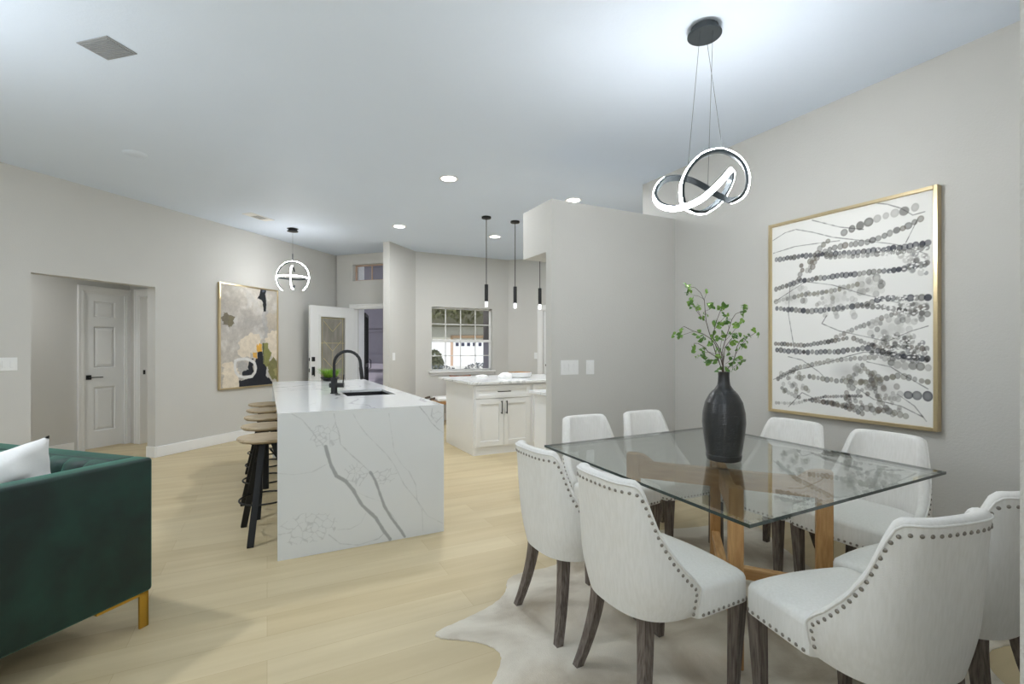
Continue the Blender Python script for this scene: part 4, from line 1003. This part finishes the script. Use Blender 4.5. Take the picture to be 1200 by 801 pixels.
CRM = (226, 214, 194)
K.poly([cp(*p) for p in ((112,560),(160,550),(215,600),(222,735),(112,740))], CRM, .9, .01); K.poly([cp(*p) for p in ((222,420),(300,375),(345,370),(350,470),(330,490),(300,500),(232,545),(205,520))], CRM, .85, .012)
K.poly([cp(*p) for p in ((388,375),(460,355),(462,520),(420,540),(400,470),(380,430))], CRM, .9, .012); K.poly([cp(*p) for p in ((385,250),(460,240),(462,350),(390,365))], (190, 178, 158), .6, .015)
K.poly([cp(*p) for p in ((365,110),(390,110),(395,400),(370,410))], (170, 170, 170), .6, .012)
K.poly([cp(*p) for p in ((345,92),(386,98),(384,150),(378,245),(364,245),(362,190),(350,165),(330,158),(344,135))], (30, 32, 36), 1, .008); K.poly([cp(*p) for p in ((358,95),(380,98),(378,120),(360,116))], (96, 102, 120), .7, .006)
K.poly([cp(*p) for p in ((108,245),(150,250),(180,280),(170,310),(150,325),(108,322))], (104, 96, 76), .85, .014); K.poly([cp(*p) for p in ((140,262),(178,285),(168,320),(150,345),(145,300))], (122, 116, 88), .5, .01)
OL = (132, 134, 76)
K.poly([cp(*p) for p in ((365,440),(395,440),(412,500),(405,580),(385,590),(366,560))], OL, .95, .008); K.poly([cp(*p) for p in ((400,560),(425,520),(462,545),(462,668),(405,650),(388,600))], (120, 118, 72), .95, .014); K.poly([cp(*p) for p in ((430,600),(462,600),(462,650),(430,640))], (176, 168, 120), .6, .012)
K.poly([cp(*p) for p in ((364,440),(372,440),(374,560),(364,560))], (70, 72, 62), .7, .005)
BK = (40, 42, 48)
K.poly([cp(*p) for p in ((328,490),(362,488),(366,560),(386,590),(388,645),(422,678),(424,702),(215,735),(214,668),(290,655),(318,610),(318,540),(330,525))], BK, 1, .006)
K.poly([cp(*p) for p in ((285,535),(302,535),(304,620),(290,640),(228,642),(236,605),(268,592),(278,560))], BK, 1, .006)
K.poly([cp(*p) for p in ((200,560),(270,552),(272,600),(230,612),(204,610))], (176, 174, 170), .9, .008)
K.line([cp(*p) for p in ((192,548),(220,538),(262,535),(292,545),(312,560),(320,590),(316,620),(296,645),(250,652),(215,642),(196,620),(190,590),(192,548))], .042, (222, 221, 219), .95, soft=2, wob=.012)
K.poly([cp(*p) for p in ((326,442),(336,450),(345,438),(361,446),(360,490),(328,492))], (222, 172, 78), 1, .006); K.poly([cp(*p) for p in ((299,492),(324,492),(328,535),(302,528))], (214, 166, 80), 1, .006)
K.poly([cp(*p) for p in ((386,590),(396,600),(396,660),(386,640))], (190, 190, 190), .8, .004)
g1 = K.noise(.05, 21, 3)[..., None]; g2 = K.noise(.012, 22, 2)[..., None]; K.c *= .86+.28*g1; K.c *= .93+.14*g2
T = Matrix(((1, 0, 0, -hw_+.022), (0, 0, 0, -.031), (0, 1, 0, -hh+.022), (0, 0, 0, 1)))
K.build('canvas', CANVAS, T, ab)

# ------------------------------------------------------------------ sofa
SO = (-.486, 2.83, 0); SR = math.radians(135)
so = thing('sofa', 'dark green velvet sofa with gold legs at the left edge', 'sofa', SO, SR)
SLn, SD, ST, S0 = 2.15, .86, .80, .168
b = B(); box(b, (0, 0, S0), (.11, SD, ST), .016, 3); obj('arm', b, VELVET, so, smooth=True)
b = B(); box(b, (SLn-.11, 0, S0), (SLn, SD, ST), .016, 3); obj('arm', b, VELVET, so, smooth=True)
b = B(); box(b, (.105, 0, S0), (SLn-.105, .11, ST-.001), .016, 3); obj('back_frame', b, VELVET, so, smooth=True)
b = B()        # channelled inner back
n = 14; w_ = (SLn-.22)/n; rows = []
for k in range(n*8+1):
    u = k/8; f = u-int(u); bulge = .035*math.sin(PI*f)**.6 if k % 8 else 0.0
    x = .11+u*w_; col = []
    for z, kk in ((.40, 1), (.60, 1), (.74, .95), (.775, .8), (.79, .45), (.795, .0)):
        col.append((x+(z-.6)*.25*0, .10+(.05+bulge)*kk, z))
    rows.append(col)
loft(b, rows, False, False, False); obj('channelled_back', b, VELVET, so, smooth='all')
b = B(); box(b, (.10, .09, S0+.01), (SLn-.10, SD-.02, .30), .01, 2); obj('seat_base', b, VELVET, so, smooth=True)
for k in range(2):
    x0 = .115+k*(SLn-.23)/2; b = B(); box(b, (x0, .14, .30), (x0+(SLn-.23)/2-.004, SD-.005, .45), .03, 4); obj('seat_cushion', b, VELVET, so, smooth=True)
b = B()   # channels inside the near arm
for i, (sx, sy) in enumerate(((0, 0), (1, 0), (0, 1), (1, 1))):
    X = .012 if not sx else SLn-.012; Y = .012 if not sy else SD-.012; dx, dy = (1 if not sx else -1), (1 if not sy else -1)
    b = B(); box(b, (X, Y, 0), (X+dx*.042, Y+dy*.012, S0), .002, 1); box(b, (X, Y, 0), (X+dx*.012, Y+dy*.042, S0), .002, 1)
    box(b, (X, Y, S0-.014), (X+dx*.22, Y+dy*.03, S0), .002, 1); box(b, (X, Y, S0-.014), (X+dx*.03, Y+dy*.22, S0), .002, 1)
    o = obj('leg', b, GOLDB, so)
b = B(); cushion(b, .47, .49, .17, 28, seed=5)
o = obj('throw_pillow', b, PILLOW, None, smooth='all'); tag(o, 'white throw pillow leaning on the arm of the green sofa', 'pillow')
PLm = Matrix.Translation((SO[0], SO[1], 0)) @ Matrix.Rotation(SR, 4, 'Z') @ Matrix.Translation((.262, .49, .672)) @ Matrix.Rotation(math.radians(-108), 4, 'Y') @ Matrix.Rotation(math.radians(15), 4, 'Z')
o.matrix_world = PLm

# ------------------------------------------------------------------ lamps
def ribbon(name_m, pts, wid, thk, parent, ctr, closed=True, led=None, led_w=.8):
    P = [Vector(p) for p in pts]; n = len(P); R_c, R_l = [], []
    for i, p in enumerate(P):
        a = P[(i-1) % n] if closed or i else p; c = P[(i+1) % n] if closed or i < n-1 else p
        T_ = (c-a).normalized(); N_ = (p-Vector(ctr)); N_ = (N_-T_*N_.dot(T_)).normalized(); S_ = T_.cross(N_)
        R_c.append([p+S_*sx*wid/2+N_*ny for sx, ny in ((-1, 0), (-1, -thk), (1, -thk), (1, 0))])
        R_l.append([p+S_*sx*wid*led_w/2+N_*ny for sx, ny in ((-1, -.001), (-.8, .005), (.8, .005), (1, -.001))])
    def mk(R):
        b = B(); vr = [[b.verts.new(q) for q in r] for r in R]
        for A, Q in list(zip(vr, vr[1:]))+([(vr[-1], vr[0])] if closed else []):
            for k in range(4): b.faces.new((A[k], A[(k+1) % 4], Q[(k+1) % 4], Q[k]))
        if not closed: b.faces.new(vr[0]); b.faces.new(vr[-1][::-1])
        return b
    ch = obj(name_m, mk(R_c), GREYM, parent, smooth=True); obj('led_strip', mk(R_l), led or LED, parent, smooth=True)
def catmull(P, per=10, closed=True):
    P = [Vector(p) for p in P]; n = len(P); out = []
    for i in range(n if closed else n-1):
        p0, p1, p2, p3 = (P[(i-1) % n], P[i], P[(i+1) % n], P[(i+2) % n])
        if not closed:
            p0 = P[max(0, i-1)]; p3 = P[min(n-1, i+2)]
        for k in range(per):
            t = k/per; out.append(.5*((2*p1)+(p2-p0)*t+(2*p0-5*p1+4*p2-p3)*t*t+(3*p1-p0-3*p2+p3)*t**3))
    return out
cc = Vector((2.105, 1.835, H)); dC = cc.x*FW[0]+cc.y*FW[1]
cl_ = thing('knot_chandelier', 'looping knot shaped LED chandelier over the glass dining table', 'chandelier', cc)
b = B(); lathe(b, [(0, -.045), (.085, -.045), (.088, -.042), (.088, -.036), (.062, -.030), (.070, 0), (0, 0)], 40); obj('canopy', b, GREYM, cl_, smooth=True)
KN = [((400,600),.0),((384,500),.0),((400,400),.01),((460,290),.0),((560,200),-.01),((700,168),-.03),((830,220),-.06),((902,310),-.09),((920,420),-.09),((885,520),-.06),((800,572),-.02),((720,545),.01),((650,508),.04),((580,462),.08),((500,420),.11),((430,395),.13),((340,385),.13),((250,405),.11),((190,470),.05),((175,540),-.01),((220,605),-.08),((320,632),-.12),((430,612),-.14),((540,560),-.15),((640,478),-.13),((720,395),-.08),((785,325),0),((788,390),.07),((750,490),.10),((700,565),.10),((640,622),.09),((560,665),.07),((480,660),.05),((430,635),.03)]
pts = [at(740+x/6.675, 150+y/6.675, dC+dz)-cc for (x, y), dz in KN]
kc = sum(pts, Vector())/len(pts)
ribbon('metal_channel', catmull(pts, 8), .030, .016, cl_, kc, led_w=.97)
for (x, y, dz), (ex, ey) in (((442,300,-.09), (-.055, -.02)), ((597,470,.07), (.0, -.055)), ((712,172,-.03), (.055, .03))):
    e = at(740+x/6.675, 150+y/6.675, dC+dz)-cc; b = B(); tube(b, [(ex, ey, -.045), e], .0011, 6); obj('cable', b, GREYM, cl_)
# orb pendant
oc = Vector((.33, 7.629, H)); op_ = thing('ring_pendant', 'small pendant of crossed glowing LED rings near the left wall', 'pendant light', oc, -YAW)
b = B(); lathe(b, [(0, -.04), (.075, -.04), (.075, -.034), (.06, -.03), (.06, -.008), (.078, 0), (0, 0)], 32); obj('canopy', b, BLACKM, op_, smooth=True)
zc = 2.345-H; R_ = .235
b = B(); tube(b, [(0, 0, -.04), (0, 0, zc+R_+.10)], .0012, 6); obj('cable', b, GREYM, op_)
b = B(); cyl(b, (0, 0, 0), .006, zc+R_-.02, zc+R_+.11, 10); obj('stem', b, GREYM, op_)
arc = lambda a0, a1, n, f: [f(math.radians(a0+(a1-a0)*k/n)) for k in range(n+1)]
ribbon('metal_ring', arc(-52, 232, 60, lambda a: (R_*math.cos(a), 0, zc+R_*math.sin(a))), .022, .012, op_, (0, 0, zc), False, LED2)
r2 = .165
ribbon('metal_ring', arc(-140, 140, 50, lambda a: (math.sin(math.radians(-14))*r2*math.cos(a)*-1, -r2*math.cos(a)*math.cos(math.radians(14)), zc+r2*math.sin(a))), .022, .012, op_, (0, 0, zc), False, LED2)
r3 = .20
ribbon('metal_ring', arc(0, 350, 60, lambda a: (r3*math.cos(a), r3*math.sin(a), zc)), .022, .012, op_, (0, 0, zc), False, LED2)
# tube pendants
def make_pendant(label):
    t = thing('tube_pendant', label, 'pendant light', (0, 0, 0), 0, 'slim black pendants over the peninsula')
    b = B(); lathe(b, [(0, -.022), (.06, -.022), (.062, -.018), (.062, 0), (0, 0)], 28); obj('canopy', b, BLACKM, t, smooth=True)
    b = B(); cyl(b, (0, 0, 0), .005, 2.15-H, -.02, 10); obj('rod', b, BLACKM, t, smooth=True)
    b = B(); lathe(b, [(0, 2.16-H), (.024, 2.16-H), (.024, 1.935-H), (.019, 1.935-H), (0, 1.95-H)], 20); obj('housing', b, BLACKM, t, smooth=True)
    b = B(); lathe(b, [(0, 1.95-H), (.019, 1.95-H), (.02, 1.87-H), (.017, 1.866-H), (0, 1.866-H)], 20); o = obj('acrylic_tip', b, ACRYL, t, smooth=True); o['label'] = 'glowing clear acrylic tip'
    return t
p0 = make_pendant('slim black tube pendant over the peninsula, leftmost of three'); p0.location = (2.571, 5.776, H)
dup(p0, (3.009, 5.80, H), 0, 'slim black tube pendant over the peninsula, middle of three'); dup(p0, (3.40, 5.80, H), 0, 'slim black tube pendant over the peninsula, partly hidden by the partition edge')
# downlights
def make_down(label):
    t = thing('recessed_downlight', label, 'ceiling light', (0, 0, 0), 0, 'recessed ceiling lights')
    b = B(); lathe(b, [(.078, 0), (.096, 0), (.094, -.006), (.080, -.007), (.074, -.003)], 36); obj('trim_ring', b, TRIM, t, smooth=True)
    b = B(); lathe(b, [(0, -.004), (.078, -.004), (.078, -.001), (0, -.001)], 36); obj('diffuser', b, DLIGHT, t)
    return t
DL = [((1.649, 4.644), 'recessed ceiling light over the island, the largest and nearest one'), ((1.67, 6.781), 'recessed ceiling light above the far end of the island'),
      ((3.14, 6.73), 'recessed ceiling light between the black tube pendants'), ((3.184, 4.66), 'recessed ceiling light just above the top of the partition wall')]
d0 = make_down(DL[0][1]); d0.location = (*DL[0][0], H)
for p, l in DL[1:]: dup(d0, (*p, H), 0, l)
def area(name, loc, rot, sx, sy, power, col=(1, 1, 1), spread=PI, portal=False, shape='RECTANGLE'):
    l = bpy.data.lights.new(name, 'AREA'); l.shape = shape; l.size = sx
    if shape == 'RECTANGLE': l.size_y = sy
    l.energy = power; l.color = col; l.spread = spread
    if portal: l.cycles.is_portal = True
    o = bpy.data.objects.new(name, l); C.objects.link(o); o.location = loc; o.rotation_euler = rot; return o
for p, _ in DL: area('downlight_beam', (p[0], p[1], H-.012), (0, 0, 0), .15, .15, 21, (.97, .985, 1), shape='DISK')
# daylight coming in through the rear and side glass
area('daylight', (-3.4, -4.12, 1.27), (PI/2, 0, 0), 4.3, 2.4, 6, (.93, .97, 1))
area('daylight', (1.3, -4.12, 1.27), (PI/2, 0, 0), 3.7, 2.4, 6, (.93, .97, 1))
area('daylight', (-6.9, -1.5, 1.45), (PI/2, 0, -PI/2), 3.3, 2.0, 20, (.93, .97, 1))

# added unseen fill lights, aimed up to brighten the ceiling and room
area('uplight_fill_forward', (-.5, -.7, 2.0), (math.radians(180-45), 0, 0), .5, .5, 26, (.92, .965, 1))
area('uplight_fill_side', (-2.2, 2.7, 2.0), (PI, 0, 0), .5, .5, 42, (.92, .965, 1))
area('uplight_fill', (-.6, -.9, 2.0), (PI, 0, 0), .5, .5, 16, (.92, .965, 1))
ht = dup(d0, (*lw_pt(sE-1.7, .75)[:2], 2.45), 0, 'added unseen ceiling light in the side hallway'); area('downlight_beam', (*lw_pt(sE-1.7, .75)[:2], 2.438), (0, 0, 0), .15, .15, 11, (.97, .985, 1), shape='DISK')  # unseen lamp and beam added to brighten the dark hallway
area('downlight_beam', (*lw_pt(sE+1.0, .9)[:2], 2.438), (0, 0, 0), .15, .15, 8, (.97, .985, 1), shape='DISK')  # added beam with no fixture, lights the room past the hall
dup(d0, (-1.8, 3.4, H), 0, 'added unseen ceiling light above the green sofa, outside the left edge'); area('downlight_beam', (-1.8, 3.4, H-.012), (0, 0, 0), .15, .15, 30, (.97, .985, 1), shape='DISK')  # extra lamp added out of view to lift the left wall and floor
# vents and speaker in the ceiling
q = B(); v4 = [(-.947, 3.533), (-.779, 3.38), (-.686, 3.488), (-.868, 3.664)]
vt = thing('return_air_grille', 'grey square ceiling grille at the upper left', 'ceiling vent', (-.82, 3.52, H), math.radians(-42))
b = B(); box(b, (-.115, -.085, -.006), (.115, .085, 0), .002, 1); obj('grille_frame', b, RUBBER, vt)
b = B()
for k in range(12): y = -.07+k*.0125; box(b, (-.10, y, -.010), (.10, y+.006, -.006))
obj('louvres', b, RUBBER, vt)
vt = thing('ceiling_vent', 'white slotted supply vent in the ceiling near the ring pendant', 'ceiling vent', (-.1, 7.14, H), math.radians(45))
b = B(); box(b, (-.19, -.08, -.006), (.19, .08, 0), .002, 1); obj('vent_frame', b, TRIM, vt)
b = B()
for k in range(8): y = -.06+k*.016; box(b, (-.07, y, -.0075), (.09, y+.007, -.0055))
obj('slats', b, mat('vent_grey', (150, 152, 152), .5), vt)
b = B(); lathe(b, [(0, -.004), (.085, -.004), (.09, 0), (0, 0)], 32); o = obj('ceiling_speaker', b, CEIL, None, smooth=True, loc=(-1.047, 5.323, H)); tag(o, 'faint round white cover on the ceiling above the left wall', 'cover')

# ------------------------------------------------------------------ exterior
b = B(); box(b, (-14, 8.7, -.35), (40, 80, -.20)); struct('ground_outside', b, CONC)
b = B(); box(b, (-40, -40, -.35), (40, -4.5, -.15)); struct('ground_patio', b, CONC)
# porch: stucco walls with banded mouldings beyond the front door (entry frame)
def ewp(s, out, z=0): return (EW[0]+(s+out)*R2, EW[1]+(-s+out)*R2, z)
b = B(); box(b, (e1-.30, .16, -.2), (e1+.005, .34, 2.9), .01, 1)
o = struct('wall_porch_left', b, STUCW, loc=EW, rot=(0, 0, -PI/4))
b = B(); box(b, (-1.5, 2.0, -.2), (.35, 2.3, 3.3))
for z, h_, dd in ((.84, .14, .07), (.98, .2, .025), (1.69, .08, .03), (1.77, 1.4, .06), (.5, .1, .04)): box(b, (-1.5, 2.0-dd, z), (.37, 2.01, z+h_), .02, 2)
struct('wall_porch', b, STUCCO, loc=EW, rot=(0, 0, -PI/4), label='lavender stucco porch wall with moulded bands')
b = B(); box(b, (-1.6, .16, -.2), (1.4, 2.0, -.02)); struct('floor_porch', b, CONC, loc=EW, rot=(0, 0, -PI/4))
sd = thing('security_door', 'black metal security screen door swung open outside the entry', 'screen door', ewp(e1+.015, .36), math.radians(76))
b = B()
for p, q in (((0, 0, .0), (.05, .035, 2.0)), ((.80, 0, 0), (.85, .035, 2.0)), ((.05, 0, 0), (.80, .035, .06)), ((.05, 0, 1.94), (.80, .035, 2.0)), ((.05, 0, .95), (.80, .035, 1.02))): box(b, p, q, .002, 1)
obj('frame', b, BLACKM, sd)
b = B()
for k in range(1, 7): box(b, (.05+k*.107-.006, .01, .06), (.05+k*.107+.006, .022, 1.94))
obj('bars', b, BLACKM, sd)
b = B(); tube(b, [(.78, -.02, .9), (.78, -.05, .93), (.78, -.05, 1.07), (.78, -.02, 1.10)], .008, 8); obj('pull_handle', b, BLACKM, sd)
# lavender column right of the window
b = B(); box(b, (4.19, 9.1, -.2), (4.7, 9.6, 3.2), .02, 1); o = obj('porch_column', b, STUCCO); tag(o, 'lavender stucco column outside, at the right of the nook window', 'column')
# garage across the street
dG = 42.0
gp = at(531, 408, dG); gl = math.radians(-27.05+25)
gh = thing('garage_house', 'white house with a wide garage door seen through the nook window', 'house', (gp.x, gp.y, -.9), -YAW)
gz = .9
b = B(); box(b, (-8, .1, 0), (12, 6, 4.2)); obj('wall', b, GARAGE, gh)
b = B(); box(b, (0, 0, 0), (6.2, .12, 3.12), .01, 1)
gd = obj('garage_door', b, GARAGE, gh)
b = B(); box(b, (-.22, -.08, 0), (0, .12, 3.35)); box(b, (6.2, -.08, 0), (6.42, .12, 3.35)); box(b, (-.22, -.08, 3.12), (6.42, .12, 3.35)); obj('door_trim', b, TAN, gh)
for k in range(12):
    b = B(); box(b, (.22+k*.5, -.02, 2.42), (.22+k*.5+.27, .01, 2.72)); obj('window', b, DARKWIN, gd)
b = B(); pr = [(-9, 4.1), (13, 4.1), (2, 7.2)]; prism_y(b, pr, -.6, 6.5); obj('roof', b, SCREENM, gh)
def bush(name, loc, r, h_, m, label, cat='shrub', group=None, seed=0, n=900, ls=.12):
    rr = random.Random(seed); b = B(); t_ = bmesh.new(); bmesh.ops.create_icosphere(t_, subdivisions=3, radius=1)
    for v in t_.verts: k = .82+.1*math.sin(5*v.co.x+seed)*math.cos(4*v.co.y+3*v.co.z); v.co = Vector((v.co.x*r*k, v.co.y*r*k, max(0, v.co.z*.5+.5)*h_*k))
    merge(b, t_)
    for _ in range(n):
        a = rr.random()*2*PI; z = rr.random(); rad = math.sqrt(max(0, 1-(2*z-1)**2))*rr.uniform(.85, 1.02); p = Vector((r*rad*math.cos(a), r*rad*math.sin(a), z*h_))
        u = Vector([rr.uniform(-1, 1) for _ in range(3)]).normalized()*ls; w = Vector([rr.uniform(-1, 1) for _ in range(3)]).normalized()*ls*.5
        vs = [b.verts.new(p+x) for x in (-u, w, u, -w)]; b.faces.new(vs)
    o = obj(name, b, m, None, loc=loc); tag(o, label, cat, group); return o
def gpt(px, d, z=-.2): p = at(px, 408, d); return (p.x, p.y, z)
bush('rounded_shrub', gpt(513, 14), .85, 1.02, SHRUB, 'grey blue rounded shrub outside, lower left of the nook window', seed=1, ls=.05)
bush('rounded_shrub', gpt(561, 13), .62, 1.12, SHRUB, 'grey rounded shrub outside, lower right of the nook window', seed=2, ls=.05)
bush('rounded_shrub', gpt(509, 24), .42, 1.4, FOL, 'green bush outside at the left edge of the nook window', seed=3, ls=.12)
# trees
def tree(loc, h_, r, label, seed, n=5200, zc=.55, ls=.16, tr=.14):
    t = thing('tree', label, 'tree', loc); rr = random.Random(seed); b = B()
    tube(b, [(0, 0, 0), (.1, .05, h_*.3), (.0, .1, h_*.55), (.3, .1, h_*.8)], [tr, tr*.8, tr*.55, .05], 10)
    for k in range(7): a = k*.9; tube(b, [(0, .05, h_*(.35+.04*k)), (r*.4*math.cos(a), r*.4*math.sin(a), h_*(.5+.04*k)), (r*.75*math.cos(a), r*.75*math.sin(a), h_*(.55+.05*k))], [.07, .05, .02], 6)
    obj('trunk', b, STEM, t, smooth=True); b = B()
    cl = [Vector((rr.uniform(-1, 1)*r*.75, rr.uniform(-1, 1)*r*.75, h_*rr.uniform(zc, .92))) for _ in range(26)]
    for _ in range(n):
        c = rr.choice(cl); d = Vector([rr.gauss(0, 1) for _ in range(3)]).normalized()*rr.uniform(.2, 1)*r*.38; p = c+d
        u = Vector([rr.uniform(-1, 1) for _ in range(3)]).normalized()*ls; w = u.cross(Vector([rr.uniform(-1, 1) for _ in range(3)])).normalized()*ls*.45
        vs = [b.verts.new(p+x) for x in (-u, w, u, -w)]; b.faces.new(vs)
    obj('crown', b, FOL, t); return t
tree(gpt(488, 18), 7.6, 3.6, 'grey green tree filling the upper left of the nook window', 3, n=9000, zc=.50)
tree(gpt(600, 24), 9.0, 4.2, 'grey green tree filling the upper right of the nook window', 8, n=8000, zc=.44, ls=.2)
tree(gpt(395, 20), 6.5, 2.2, 'tree glimpsed through the transom above the front door', 12, n=2600, zc=.4)

# ------------------------------------------------------------------ world, sun, view
w = bpy.data.worlds.new('sky'); bpy.context.scene.world = w; w.use_nodes = True
bg = w.node_tree.nodes['Background']; bg.inputs['Color'].default_value = (.86, .92, 1, 1); bg.inputs['Strength'].default_value = 1.0
sun = bpy.data.lights.new('sun', 'SUN'); sun.energy = 2.8; sun.angle = math.radians(2); sun.color = (1, .97, .92)
so_ = bpy.data.objects.new('sun', sun); C.objects.link(so_); so_.rotation_euler = (math.radians(38), 0, math.radians(-35))
sc_ = bpy.context.scene
sc_.view_settings.view_transform = 'Standard'; sc_.view_settings.look = 'None'; sc_.view_settings.exposure = 0.0; sc_.view_settings.gamma = 1; sc_.view_settings.use_curve_mapping = False
